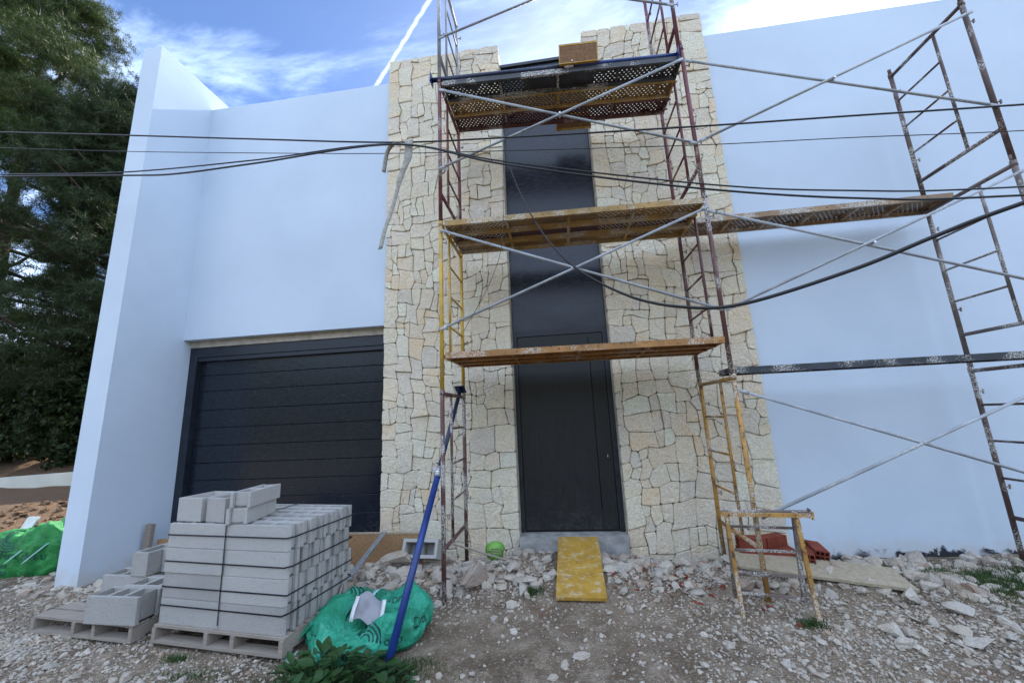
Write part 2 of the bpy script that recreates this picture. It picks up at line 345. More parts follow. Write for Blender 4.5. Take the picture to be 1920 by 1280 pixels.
# ------------------------------------------------------------------ mesh helpers
class MB:
    def __init__(s): s.v = []; s.f = []; s.n = 0
    def add(s, verts, faces):
        o = s.n; s.v += [tuple(map(float, p)) for p in verts]; s.f += [tuple(i + o for i in f) for f in faces]; s.n += len(verts); return s
    def box(s, lo, hi, M_=None):
        (a, b, c), (d, e, f) = lo, hi
        p = [(a, b, c), (d, b, c), (d, e, c), (a, e, c), (a, b, f), (d, b, f), (d, e, f), (a, e, f)]
        if M_ is not None: p = [M_ @ Vector(q) for q in p]
        return s.add(p, [(0, 3, 2, 1), (4, 5, 6, 7), (0, 1, 5, 4), (1, 2, 6, 5), (2, 3, 7, 6), (3, 0, 4, 7)])
    def tube(s, p, q, r, n=10, r2=None, cap=True):
        p, q = Vector(p), Vector(q); d = (q - p).normalized(); r2 = r if r2 is None else r2
        u = d.orthogonal().normalized(); w = d.cross(u)
        vs = []
        for c, rr in ((p, r), (q, r2)):
            for k in range(n):
                a = 2 * math.pi * k / n; vs.append(c + (u * math.cos(a) + w * math.sin(a)) * rr)
        fs = [(k, (k + 1) % n, n + (k + 1) % n, n + k) for k in range(n)]
        if cap: fs += [tuple(range(n - 1, -1, -1)), tuple(range(n, 2 * n))]
        return s.add(vs, fs)
    def bar(s, p, q, w, h, up=(0, 0, 1)):
        p, q = Vector(p), Vector(q); d = (q - p).normalized(); sd_ = d.cross(Vector(up)).normalized(); u = sd_.cross(d)
        vs = [c + sd_ * (a * w / 2) + u * (b * h / 2) for c in (p, q) for a, b in ((-1, -1), (1, -1), (1, 1), (-1, 1))]
        return s.add(vs, [(3, 2, 1, 0), (4, 5, 6, 7), (0, 1, 5, 4), (1, 2, 6, 5), (2, 3, 7, 6), (3, 0, 4, 7)])
    def sweep(s, pts, r, n=6):
        pts = [Vector(p) for p in pts]; vs = []; m = len(pts)
        for i, p in enumerate(pts):
            d = (pts[min(i + 1, m - 1)] - pts[max(i - 1, 0)]).normalized()
            ref = Vector((0, 0, 1)) if abs(d.z) < .9 else Vector((0, 1, 0))
            u = d.cross(ref).normalized(); w = u.cross(d); rr = r[i] if hasattr(r, '__len__') else r
            for k in range(n):
                a = 2 * math.pi * k / n; vs.append(p + (u * math.cos(a) + w * math.sin(a)) * rr)
        fs = [(i * n + k, i * n + (k + 1) % n, (i + 1) * n + (k + 1) % n, (i + 1) * n + k) for i in range(m - 1) for k in range(n)]
        fs += [tuple(range(n - 1, -1, -1)), tuple(range((m - 1) * n, m * n))]
        return s.add(vs, fs)
    def ribbon(s, pts, width, th, axis):
        """flat band of width along `axis`"""
        pts = [Vector(p) for p in pts]; ax = Vector(axis).normalized(); vs = []; m = len(pts)
        for i, p in enumerate(pts):
            d = (pts[min(i + 1, m - 1)] - pts[max(i - 1, 0)]).normalized(); nrm = d.cross(ax).normalized()
            wv = ax if not hasattr(width, '__len__') else ax
            w_ = width[i] if hasattr(width, '__len__') else width
            for a, b in ((-1, -1), (1, -1), (1, 1), (-1, 1)): vs.append(p + wv * (a * w_ / 2) + nrm * (b * th / 2))
        fs = [(i * 4 + k, i * 4 + (k + 1) % 4, (i + 1) * 4 + (k + 1) % 4, (i + 1) * 4 + k) for i in range(m - 1) for k in range(4)]
        fs += [(3, 2, 1, 0), tuple(range((m - 1) * 4, m * 4))]
        return s.add(vs, fs)
    def mesh(s, name, mat, smooth=False):
        me = bpy.data.meshes.new(name); me.from_pydata(s.v, [], s.f)
        me.materials.append(M[mat] if isinstance(mat, str) else mat)
        if smooth: me.polygons.foreach_set('use_smooth', [True] * len(me.polygons))
        me.update(); return me

def link(name, me, parent=None, loc=None, rot=None, scale=None):
    o = bpy.data.objects.new(name, me); COL.objects.link(o)
    if parent is not None: o.parent = parent
    if loc is not None: o.location = loc
    if rot is not None: o.rotation_euler = rot
    if scale is not None: o.scale = scale
    return o
def part(name, mb, mat, parent, smooth=False, **k): return link(name, mb.mesh(name, mat, smooth), parent, **k)
def tag(o, label=None, cat=None, group=None, kind=None):
    if label: o['label'] = label
    if cat: o['category'] = cat
    if group: o['group'] = group
    if kind: o['kind'] = kind
    return o
def thing(name, label, cat, loc=(0, 0, 0), rot=(0, 0, 0), group=None):
    o = link(name, None, None, loc, rot); o.empty_display_size = .1; return tag(o, label, cat, group)
def struct(name, mb, mat, smooth=False): return tag(link(name, mb.mesh(name, mat, smooth)), kind='structure')

def copy_tree(src, loc=None, rot=None, label=None, parent=None):
    c = src.copy(); COL.objects.link(c)
    if parent is not None: c.parent = parent
    if loc is not None: c.location = loc
    if rot is not None: c.rotation_euler = rot
    if label: c['label'] = label
    for ch in src.children: copy_tree(ch, parent=c)
    return c

def catmull(pts, n=8):
    pts = [Vector(p) for p in pts]; P = [2 * pts[0] - pts[1]] + pts + [2 * pts[-1] - pts[-2]]; out = []
    for i in range(1, len(P) - 2):
        for k in range(n):
            t = k / n; a, b, c, d = P[i - 1], P[i], P[i + 1], P[i + 2]
            out.append(.5 * ((2 * b) + (c - a) * t + (2 * a - 5 * b + 4 * c - d) * t * t + (3 * b - a - 3 * c + d) * t ** 3))
    return out + [pts[-1]]

# value noise in numpy for terrain
_perm = rng.random((256, 256))
def vnoise(x, y):
    xi = np.floor(x).astype(int); yi = np.floor(y).astype(int); fx = x - xi; fy = y - yi
    fx = fx * fx * (3 - 2 * fx); fy = fy * fy * (3 - 2 * fy); g = lambda a, b: _perm[a % 256, b % 256]
    return (g(xi, yi) * (1 - fx) + g(xi + 1, yi) * fx) * (1 - fy) + (g(xi, yi + 1) * (1 - fx) + g(xi + 1, yi + 1) * fx) * fy - .5
def sstep(a, b, x):
    t = np.clip((x - a) / (b - a), 0, 1); return t * t * (3 - 2 * t)
def ground_z(x, y):
    x = np.asarray(x, float); y = np.asarray(y, float)
    near = np.exp(-((x / 14) ** 2 + ((y - 2) / 12) ** 2))
    z = .05 * vnoise(x * .6, y * .6) + (.045 * vnoise(x * 2.1 + 9, y * 2.1) + .022 * vnoise(x * 6, y * 6 + 5) + .012 * vnoise(x * 15, y * 15)) * near
    # rubble bank in front of the stone pillars
    bank = np.exp(-((y - 4.15) / .42) ** 2) * sstep(-2.9, -1.9, x) * (1 - sstep(2.2, 3.6, x))
    z += bank * (.13 + .10 * vnoise(x * 2.6 + 31, y * 2.6))
    z += .10 * np.exp(-((y - 4.62) / .22) ** 2) * (1 - sstep(.55, .95, abs(x - .04))) * (1 + 1.2 * vnoise(x * 4, y * 4))
    z += .06 * np.exp(-((y - 4.2) / .6) ** 2) * sstep(2.5, 3.2, x)
    # soil heap and bank left of the house
    left = 1 - sstep(-7.6, -6.1, x)
    z += left * sstep(4.6, 7.2, y) * (.32 + .35 * vnoise(x * .9, y * .9) + .12 * vnoise(x * 3, y * 3))
    z += (1 - sstep(-9.5, -7.5, x)) * sstep(9.3, 11.5, y) * .75
    # added unseen hillside behind the camera: hides low sky, darkens door reflections
    z += 11 * sstep(-9, -34, y) * (1 + .5 * vnoise(x * .08, y * .08)) + sstep(-9, -14, y) * 1.2 * vnoise(x * .7, y * .7)
    return z - .015
def gz(x, y): return float(ground_z(x, y))

# ------------------------------------------------------------------ ground
def axis(lo, hi, step, far_lo, far_hi):
    core = np.arange(lo, hi + 1e-6, step); a = [lo]; s = step
    while a[-1] > far_lo: s *= 1.25; a.append(a[-1] - s)
    b = [hi]; s = step
    while b[-1] < far_hi: s *= 1.25; b.append(b[-1] + s)
    return np.concatenate([np.array(a[1:])[::-1], core, np.array(b[1:])])
gx = axis(-8.5, 6, .05, -260, 260); gy = axis(1.0, 6.2, .05, -260, 260)
XX, YY = np.meshgrid(gx, gy, indexing='ij'); ZZ = ground_z(XX, YY)
gv = np.stack([XX, YY, ZZ], -1).reshape(-1, 3); nx_, ny_ = len(gx), len(gy)
ii = np.arange(nx_ * ny_).reshape(nx_, ny_)
gf = np.stack([ii[:-1, :-1], ii[1:, :-1], ii[1:, 1:], ii[:-1, 1:]], -1).reshape(-1, 4)
me = bpy.data.meshes.new('ground'); me.from_pydata(gv.tolist(), [], gf.tolist()); me.materials.append(M['ground'])
me.polygons.foreach_set('use_smooth', [True] * len(me.polygons)); me.update()
tag(link('ground', me), kind='structure')

# ------------------------------------------------------------------ house
WALL = 4.82
house = thing('house', 'white rendered house with two stone pillars, dark door and dark garage', 'house', (0, WALL, 0))
def hpart(name, boxes, mat, parent=house, smooth=False):
    mb = MB()
    for lo, hi in boxes: mb.box((lo[0], lo[1] - WALL, lo[2]), (hi[0], hi[1] - WALL, hi[2]))
    return part(name, mb, mat, parent, smooth)
XL = -5.34
hpart('garage_wall', [((XL, WALL, 2.90), (-2.20, WALL + .30, 6.75))], 'stucco')
hpart('fin_wall', [((XL - .29, 3.97, -.4), (XL, 9.5, 7.06))], 'stucco')
hpart('side_wall', [((2.25, WALL, -.4), (11, WALL + .30, 6.75))], 'stucco_base')
hpart('back_walls', [((10.7, WALL + .31, -.4), (11, 24, 6.6)), ((XL - .28, 9.51, -.4), (XL - .02, 24, 6.6)), ((XL - .01, 23.7, -.4), (10.69, 24, 6.6))], 'stucco')  # unseen rear lengthened so its shadow covers the soil at left
hpart('roof_slab', [((XL + .01, WALL + .31, 6.15), (10.69, 23.69, 6.3))], 'roofdeck')
hpart('lintel', [((XL + .003, WALL + .10, 2.80), (-2.21, WALL + .29, 2.897))], 'beige')
hpart('garage_inner_wall', [((XL - .02, WALL + .25, -.3), (XL + .0, WALL + .9, 2.9)), ((-2.28, WALL + .31, -.3), (-2.2, WALL + .9, 2.9))], 'beige')
# garage door
gd = hpart('garage_door', [((XL + .01, WALL + .40, .1), (-2.23, WALL + .44, 2.8))], 'frame_dark')
hpart('door_frame', [((XL + .004, WALL + .12, .12), (XL + .125, WALL + .39, 2.80)), ((XL + .126, WALL + .12, 2.66), (-2.21, WALL + .39, 2.795)), ((XL + .126, WALL + .135, 2.60), (-2.21, WALL + .385, 2.654))], 'frame_dark', gd)
gl = [2.62, 2.395, 2.165, 1.895, 1.645, 1.40, 1.165, .935, .71, .485, .25, .10]
for a, b in zip(gl[:-1], gl[1:]):
    mb = MB(); y0 = .20; x0, x1 = XL + .13, -2.215; c = .005
    prof = [(y0 + .15, b + .0015), (y0 + c, b + .0015), (y0, b + .0015 + c), (y0, a - .0015 - c), (y0 + c, a - .0015), (y0 + .15, a - .0015)]
    k = len(prof); vs = [(x0, p[0], p[1]) for p in prof] + [(x1, p[0], p[1]) for p in prof]
    mb.add(vs, [(i, i + 1, k + i + 1, k + i) for i in range(k - 1)] + [tuple(range(k))[::-1], tuple(range(k, 2 * k))])
    part('panel', mb, 'garage', gd)
hpart('garage_sill', [((XL + .004, WALL + .02, -.3), (-2.21, WALL + .9, .12))], 'concrete')

# stone clad pillars -------------------------------------------------
def stones_for(x0, x1, z0, z1, cell, seed):
    r = random.Random(seed); nc = round((x1 - x0) / cell); nr = round((z1 - z0) / cell)
    cw, chh = (x1 - x0) / nc, (z1 - z0) / nr
    occ = [[-1] * nr for _ in range(nc)]; rects = []
    sizes = [(2, 2)] * 7 + [(3, 2)] * 5 + [(2, 3)] * 5 + [(2, 1)] * 2 + [(1, 2)] * 3 + [(1, 1)] * 1 + [(3, 3)] + [(3, 1)]
    for j in range(nr):
        for i in range(nc):
            if occ[i][j] >= 0: continue
            opts = sizes[:]; r.shuffle(opts)
            for w, h in opts + [(2, 1), (1, 2), (1, 1)]:
                if i + w > nc or j + h > nr: continue
                if any(occ[a][b] >= 0 for a in range(i, i + w) for b in range(j, j + h)): continue
                # no sliver left to the border
                if nc - (i + w) == 1 and w < 3 and r.random() < .7 and all(occ[i + w][b] < 0 for b in range(j, j + h)): w += 1
                for a in range(i, i + w):
                    for b in range(j, j + h): occ[a][b] = len(rects)
                rects.append((i, j, w, h)); break
    corners = set()
    for i, j, w, h in rects: corners |= {(i, j), (i + w, j), (i, j + h), (i + w, j + h)}
    jit = {}
    for i in range(nc + 1):
        for j in range(nr + 1):
            bx, bz = i in (0, nc), j in (0, nr)
            a = r.uniform(-.30, .30) * cw * (0 if bx else 1); b = r.uniform(-.30, .30) * chh * (0 if bz else 1)
            x, z = x0 + i * cw, z0 + j * chh
            a += (0 if bx else .035 * math.sin(z * 3.1 + seed) * math.sin((x - x0) / (x1 - x0) * math.pi))
            b += (0 if bz else .05 * math.sin(x * 2.7 + z * .9 + seed * 2) * math.sin(min(1, (z1 - z) / .4) * math.pi / 2))
            jit[(i, j)] = (x + a, z + b)
    polys = []
    for i, j, w, h in rects:
        ring = [(a, j) for a in range(i, i + w)] + [(i + w, b) for b in range(j, j + h)] + [(a, j + h) for a in range(i + w, i, -1)] + [(i, b) for b in range(j + h, j, -1)]
        polys.append([jit[p] for p in ring if p in corners])
    return polys
def stone_mesh(poly, r, depth):
    # inset for the joint, clip corners, roughen edges
    n = len(poly); cx = sum(p[0] for p in poly) / n; cz = sum(p[1] for p in poly) / n
    gap = r.uniform(.0012, .0034); pts = []
    ins = []
    for k in range(n):
        a, b, c = Vector(poly[k - 1]), Vector(poly[k]), Vector(poly[(k + 1) % n])
        e1, e2 = (b - a).normalized(), (c - b).normalized(); n1_, n2_ = Vector((-e1.y, e1.x)), Vector((-e2.y, e2.x))
        m = (n1_ + n2_); L = max(.5, m.length); m = m / L
        ins.append(b + m * gap * 1.2)
    for k in range(n):
        a, b, c = ins[k - 1], ins[k], ins[(k + 1) % n]
        l1, l2 = (a - b).length, (c - b).length; cut = r.uniform(.004, .020); 
        sharp = (a - b).angle(c - b, 3.1) < 2.6
        if sharp:
            pts.append(b + (a - b) * min(.3, cut / max(l1, .01))); pts.append(b + (c - b) * min(.3, cut / max(l2, .01)))
        else: pts.append(b)
        if l2 > .14:
            mid_ = (b + c) / 2; pts.append(mid_ + Vector((r.uniform(-.0045, .0045), r.uniform(-.0045, .0045))))
    m = len(pts); proud = r.uniform(-.008, .011); tx, tz = r.uniform(-.06, .06), r.uniform(-.06, .06)
    f = lambda p: -proud + tx * (p[0] - cx) + tz * (p[1] - cz)
    C_ = Vector((cx, cz)); vs = []
    for p in pts: vs.append((p.x - cx, depth, p.y - cz))
    for p in pts: vs.append((p.x - cx, f(p) + r.uniform(.003, .010), p.y - cz))
    for s_, amp in ((.94, .0015), (.5, .0022)):
        for p in pts:
            q = C_ + (p - C_) * s_; vs.append((q.x - cx, f(q) + r.uniform(-amp, amp), q.y - cz))
    vs.append((0, f(C_) + r.uniform(-.002, .002), 0))
    fs = []
    for ring in range(3):
        for k in range(m):
            a, b = ring * m + k, ring * m + (k + 1) % m; fs.append((a, b, b + m, a + m))
    fs += [(3 * m + k, 3 * m + (k + 1) % m, 4 * m) for k in range(m)]
    mb = MB(); mb.add(vs, fs); return mb.mesh('stone', 'stone'), (cx, cz)
for (x0, x1, sd2, lab) in ((-2.28, -.575, 3, 'stone clad pillar between garage and front door'), (.655, 2.325, 11, 'stone clad pillar right of the front door')):
    FR = 4.77
    pil = hpart('stone_pillar', [((x0 + .012, FR + .045, -.3), (x1 - .012, FR + .42, 7.06))], 'mortar')
    pil['label'] = lab
    r = random.Random(sd2)
    def parea(p): return abs(sum(p[k - 1][0] * p[k][1] - p[k][0] * p[k - 1][1] for k in range(len(p)))) / 2
    polys = sorted(stones_for(x0, x1, -.12, 7.09, .097, sd2), key=parea, reverse=True); small = MB()
    for k, poly in enumerate(polys):
        me, (cx, cz) = stone_mesh(poly, r, .085)
        if k < 160: link('stone', me, pil, (cx, FR - WALL, cz))
        else:
            small.add([(v.co.x + cx, v.co.y + FR - WALL, v.co.z + cz) for v in me.vertices], [tuple(p.vertices) for p in me.polygons]); bpy.data.meshes.remove(me)
    part('small_stones', small, 'stone_small', pil)['kind'] = 'stuff'
    # coping and flank stones on the sides of the pillar
    for xs, sg in ((x0, -1), (x1, 1)):
        mb = MB(); z = -.1
        while z < 7.0:
            h = r.uniform(.16, .34); h = min(h, 7.06 - z)
            if h > .05: mb.box((xs if sg < 0 else xs - .011, FR + .088 - WALL, z + .005), (xs + .011 if sg < 0 else xs, FR + .42 - WALL, z + h - .005))
            z += h
        o = part('flank_stones', mb, 'stone', pil)
# entrance bay
hpart('upper_panel', [((-.585, WALL + .10, 2.70), (.665, WALL + .16, 6.80))], 'panel_up')
hpart('panel_cap', [((-.575, WALL + .07, 6.803), (.655, WALL + .30, 6.85))], 'frame_dark')
hpart('bay_reveal', [((-.5745, WALL + .02, .2), (-.566, WALL + .099, 6.80)), ((.6465, WALL + .02, .2), (.6545, WALL + .099, 6.80))], 'beige')
ed = hpart('front_door', [((-.585, WALL + .13, .25), (.665, WALL + .19, 2.70))], 'lock')
hpart('door_frame', [((-.566, WALL + .085, .262), (-.515, WALL + .129, 2.698)), ((.585, WALL + .085, .262), (.6465, WALL + .129, 2.698)), ((-.514, WALL + .085, 2.625), (.584, WALL + .129, 2.698))], 'frame_dark', ed)
hpart('door_leaf', [((-.507, WALL + .095, .275), (.395, WALL + .129, 2.617)), ((.4065, WALL + .095, .275), (.577, WALL + .129, 2.617)), ((.396, WALL + .095, .275), (.406, WALL + .128, .50)), ((.396, WALL + .095, 2.555), (.406, WALL + .128, 2.617))], 'door', ed)
lk = hpart('lock', [((.498, WALL + .083, 1.075), (.538, WALL + .094, 1.125))], 'lock', ed)
hpart('keyhole', [((.513, WALL + .078, 1.085), (.523, WALL + .082, 1.115))], 'steel', lk)
mb = MB(); mb.box((-.57, -.10, -.3), (.65, .30, .245)); part('threshold', mb, 'concrete', house)

# ------------------------------------------------------------------ scaffold
YF, YR = 3.7, 4.55
TT, BT, RG = 1.77, .35, (.705, 1.06, 1.415)
def make_frame(label, mat, loc, lo=0.0, rungmat=None):
    t = thing('scaffold_ladder', label, 'scaffold frame', loc, group='ladder frames of the scaffold')
    w = YR - YF; rungmat = rungmat or mat
    for y in (0, w):
        mb = MB(); mb.tube((0, y, lo), (0, y, 1.80), .021, 12); mb.tube((0, y, 1.80), (0, y, 1.86), .0175, 10); mb.tube((0, y, 1.745), (0, y, 1.798), .0245, 12)
        part('pole', mb, mat, t, True)
    for z in (TT, BT):
        mb = MB(); mb.tube((0, .020, z - .008), (0, w - .020, z - .008), .0195, 10); part('transom', mb, rungmat, t, True)
    mb = MB(); mb.tube((0, .31, BT + .01), (0, .31, TT - .025), .0145, 10); part('inner_post', mb, rungmat, t, True)
    for z in RG:
        mb = MB(); mb.tube((0, .323, z), (0, w - .019, z), .0115, 8); part('rung', mb, rungmat, t, True)
    for y, z in ((0, 1.55), (0, .62), (w, 1.55), (w, .62)):
        mb = MB(); mb.tube((.018, y, z), (.058, y, z), .006, 6); mb.bar((.055, y, z - .022), (.060, y, z + .022), .012, .012, (0, 1, 0))
        part('brace_pin', mb, 'grey_rust', t)
    return t
Z = (.10, 1.90, 3.70, 5.50)
make_frame('red speckled ladder frame at the foot of the scaffold, beside the blue leaning prop', 'red2', (-1.15, YF, Z[0]), -.25)
make_frame('yellow ladder frame above the blue leaning prop, left side of scaffold', 'yellow', (-1.15, YF, Z[1]), -.01)
make_frame('maroon ladder frame above the yellow frame, left side of scaffold', 'red', (-1.15, YF, Z[2]), -.01)
make_frame('grey ladder frame at the top left of the scaffold against the sky', 'galv2', (-1.15, YF, Z[3]), -.01)
make_frame('ochre rusty ladder frame standing behind the trestle, right of door', 'orange', (1.565, YF, Z[0]), -.25)
make_frame('maroon ladder frame just above the ochre frame, right of the door', 'red2', (1.555, YF, Z[1]), -.01)
make_frame('maroon ladder frame between middle and top platforms, in front of right pillar', 'red', (1.55, YF, Z[2] - .04), -.01)
make_frame('maroon ladder frame at the top right of the right stone pillar', 'red', (1.53, YF, Z[3] - .1), -.01)
make_frame('rusty brown ladder frame standing on the ground by white wall at far right', 'brown', (4.25, YF, Z[0]), -.25)
make_frame('greyish middle ladder frame of the far right scaffold tower', 'grey_rust', (4.255, YF, Z[1]), -.01)
make_frame('dark brown topmost ladder frame of the far right scaffold tower', 'brown', (4.26, YF, Z[2]), -.01)

def brace(label, a1, a2, b1, b2, y=YF - .03):
    t = thing('cross_brace', label, 'cross brace', (a1[0], y, a1[1]), group='crossed brace tubes of the scaffold')
    o = Vector((a1[0], y, a1[1])); ends = []
    for k, (p, q) in enumerate(((a1, a2), (b1, b2))):
        yy = y - k * .028; P, Q = Vector((p[0], yy, p[1])) - o, Vector((q[0], yy, q[1])) - o; d = (Q - P).normalized()
        mb = MB(); mb.tube(P + d * .06, Q - d * .06, .0130, 10)
        mb.bar(P - d * .015, P + d * .065, .034, .007, (0, 1, 0)); mb.bar(Q - d * .065, Q + d * .015, .034, .007, (0, 1, 0))
        part('brace_tube', mb, 'galv', t, True); ends.append((P, Q))
    (p, q), (r_, s_) = ends; c = (p + q + r_ + s_) / 4
    mb = MB(); mb.tube(c + Vector((0, -.035, 0)), c + Vector((0, .035, 0)), .010, 8); part('bolt', mb, 'steel', t)
brace('crossed tubes between bottom and middle platforms in front of the door', (-1.13, 3.58), (1.54, 2.50), (-1.13, 2.50), (1.54, 3.52))
brace('crossed tubes between middle and top platforms in front of dark panel', (-1.13, 5.33), (1.54, 4.25), (-1.13, 4.30), (1.52, 5.24))
brace('dark crossed guard tubes above the top platform against the sky', (-1.13, 6.05), (1.50, 6.82), (-1.13, 6.98), (1.51, 5.95))
brace('uppermost crossed tubes in front of the white wall at right', (1.58, 5.24), (4.24, 4.26), (1.58, 4.25), (4.25, 5.30))
brace('middle crossed tubes in front of white wall, behind the thick black cable', (1.58, 3.49), (4.24, 2.49), (1.58, 2.49), (4.24, 3.56))
brace('lowest crossed tubes in front of white wall, under the black plank', (1.60, 1.74), (4.24, .76), (1.60, .70), (4.24, 1.79))

def plank(label, loc, L, w, mats, rot=(0, 0, 0), ribs=3):
    """steel scaffold plank: perforated top sheet, folded side flanges, end caps, cross ribs; local x along, top at z=0"""
    deck, side = mats
    t = thing('scaffold_plank', label, 'scaffold plank', loc, rot, 'steel planks of the scaffold')
    mb = MB(); mb.box((.012, .005, -.004), (L - .012, w - .005, 0)); part('deck', mb, deck, t)
    for y0, s in ((0, 1), (w, -1)):
        mb = MB(); a, b = (y0, y0 + s * .004) if s > 0 else (y0 + s * .004, y0)
        mb.box((0, a, -.058), (L, b, .002))
        c, d = (y0 + .005, y0 + .028) if s > 0 else (y0 - .028, y0 - .005)
        mb.box((.0, c, -.058), (L, d, -.054)); part('side_flange', mb, side, t)
    for x in (0, L - .012):
        mb = MB(); mb.box((x, .0045, -.052), (x + .011, w - .0045, -.001))
        for yy in (w * .2, w * .8): mb.box((x - .03 if x == 0 else x + .0115, yy - .012, -.035), (x - .0005 if x == 0 else x + .042, yy + .012, -.024))
        part('end_cap', mb, side, t)
    for k in range(ribs):
        x = L * (k + 1) / (ribs + 1); mb = MB(); mb.box((x - .014, .029, -.05), (x + .014, w - .029, -.046)); mb.box((x - .014, .029, -.0455), (x - .011, w - .029, -.0045)); part('cross_rib', mb, side, t)
    return t
L_ = 2.66
def trio(z0, z1, ys, ws, mats, labels):
    for y, w, m, lb in zip(ys, ws, mats, labels):
        plank(lb, (-1.11, y, z0), L_, w, m, (0, -math.atan2(z1 - z0, L_), 0))
trio(2.265, 2.245, (3.69, 3.945, 4.20), (.248, .248, .248), [('plank_orange', 'plank_orange')] * 3, ['front orange plank of the bottom scaffold platform', 'middle orange plank of the bottom scaffold platform', 'rear orange plank of the bottom scaffold platform nearest the door'])
trio(3.70, 3.655, (3.69, 3.945, 4.20), (.248, .248, .248), [('deck_yellow', 'plank_yellow'), ('deck_red', 'plank_yellow'), ('deck_yellow', 'plank_yellow')], ['front yellow perforated plank of the middle scaffold platform', 'maroon plank between two yellow planks of the middle platform', 'rear yellow plank of the middle platform nearest the dark panel'])
trio(5.465, 5.335, (3.69, 3.945, 4.20), (.248, .248, .255), [('deck_grey', 'plank_grey'), ('deck_yellow', 'plank_yellow'), ('deck_red', 'plank_red')], ['dark grey perforated plank at the front of the top scaffold platform', 'yellow plank in the middle of the top scaffold platform', 'dark maroon plank at the rear of the top scaffold platform'])
plank('brown perforated plank bridging to the far right tower, in front of white wall', (1.60, 4.25, 3.72), 2.66, .36, ('deck_brown', 'plank_brown'), (0, 0, 0), 5)
plank('black plaster-splashed plank at head height in front of white wall', (1.60, 3.86, 1.97), 2.95, .24, ('blackplank', 'blackplank'), (0, .0, 0), 5)

# small boards on the top platform
def small_board(label, loc, w, h, rot):
    t = thing('formwork_board', label, 'board', loc, rot)
    mb = MB(); mb.box((.012, 0, .012), (w - .012, .022, h - .022)); part('face', mb, 'brownboard', t)
    mb = MB(); mb.box((0, -.003, 0), (w, .025, .0115)); mb.box((0, -.003, h - .0215), (w, .025, h)); mb.box((0, -.003, .012), (.0115, .025, h - .022)); mb.box((w - .0115, -.003, .012), (w, .025, h - .022)); part('rim', mb, 'yboard', t)
small_board('brown formwork board with yellow rim standing on the top platform edge', (.235, 3.645, 5.405), .425, .24, (math.radians(4), math.radians(2.5), 0))
small_board('brown board hanging below the rear of the top platform', (.185, 4.475, 5.27), .45, .24, (0, math.radians(2.5), 0))

# adjustable props ------------------------------------------------------
def prop(label, a, b, split, mats, r=(.0285, .0225)):
    a, b = Vector(a), Vector(b); d = (b - a).normalized(); L = (b - a).length
    t = thing('adjustable_prop', label, 'prop', a); t.rotation_mode = 'QUATERNION'; t.rotation_quaternion = d.to_track_quat('Z', 'Y')
    s = L * split
    mb = MB(); mb.tube((0, 0, 0), (0, 0, s), r[0], 16); part('outer_tube', mb, mats[0], t, True)
    it = MB(); it.tube((0, 0, s + .101), (0, 0, L), r[1], 16); inner = part('inner_tube', it, mats[1], t, True)
    mb = MB(); mb.tube((0, 0, s + .0005), (0, 0, s + .10), r[0] + .006, 16); mb.tube((0, 0, s + .028), (0, 0, s + .05), r[0] + .016, 16); col_ = part('collar', mb, 'steel', t, True)
    mb = MB(); mb.tube((-.07, 0, s + .085), (.07, 0, s + .085), .007, 8); part('pin', mb, 'steel', t)
    for z, nm in ((-.006, 'base_plate'), (L, 'head_plate')):
        mb = MB(); mb.box((-.06, -.06, z), (.06, .06, z + .006)); part(nm, mb, mats[1], t)
    return t
prop('blue adjustable prop leaning from the green bag onto the scaffold', (-1.285, 2.84, gz(-1.285, 2.84) + .01), (-1.15, 4.40, 1.945), .56, ('blue', 'blue2'))
prop('navy prop lying along the front edge of the top platform', (-1.24, 3.70, 5.505), (1.50, 3.70, 5.362), .56, ('blue2', 'blue'), (.026, .022))

# ------------------------------------------------------------------ overhead cables
def cable(name, label, pts, r, mat='cable', n=10, seg=6, cat='cable'):
    mb = MB(); P = catmull(pts, n); o = P[0].copy()
    mb.sweep([p - o for p in P], [r(i / (len(P) - 1)) if callable(r) else r for i in range(len(P))], seg)
    ob = link(name, mb.mesh(name, mat, True), None, o); return tag(ob, label, cat, 'overhead cables')
cable('overhead_cable', 'uppermost black cable crossing the whole facade', [(-32, 3.45, 9.4), (-10.5, 3.45, 6.06), (-6.832, 3.45, 5.439), (-4.92, 3.45, 5.112), (-3.217, 3.45, 4.813), (-1.601, 3.45, 4.539), (-.366, 3.45, 4.417), (1.498, 3.45, 4.268), (2.844, 3.45, 4.177), (4.19, 3.45, 4.081), (8, 3.45, 3.83), (24, 3.45, 3.6)], .0088)
cable('overhead_cable', 'thinnest cable, just under the uppermost cable, crossing the facade', [(-32, 3.5, 9.2), (-10.5, 3.5, 5.9), (-6.872, 3.5, 5.26), (-4.953, 3.5, 4.937), (-3.247, 3.5, 4.677), (-1.712, 3.5, 4.457), (-.406, 3.5, 4.306), (1.493, 3.5, 4.103), (2.84, 3.5, 3.989), (4.183, 3.5, 3.862), (8, 3.5, 3.55), (24, 3.5, 3.2)], .0042)
cable('overhead_cable', 'upper cable of the pair that dips right from the grey strap', [(-32, 3.4, 8.4), (-10.5, 3.4, 5.25), (-6.578, 3.4, 4.774), (-4.837, 3.4, 4.574), (-3.146, 3.4, 4.502), (-1.577, 3.4, 4.477), (-.399, 3.4, 4.109), (1.443, 3.4, 3.626), (2.575, 3.4, 3.42), (3.929, 3.4, 3.286), (8, 3.4, 3.1), (24, 3.4, 3.3)], .0075)
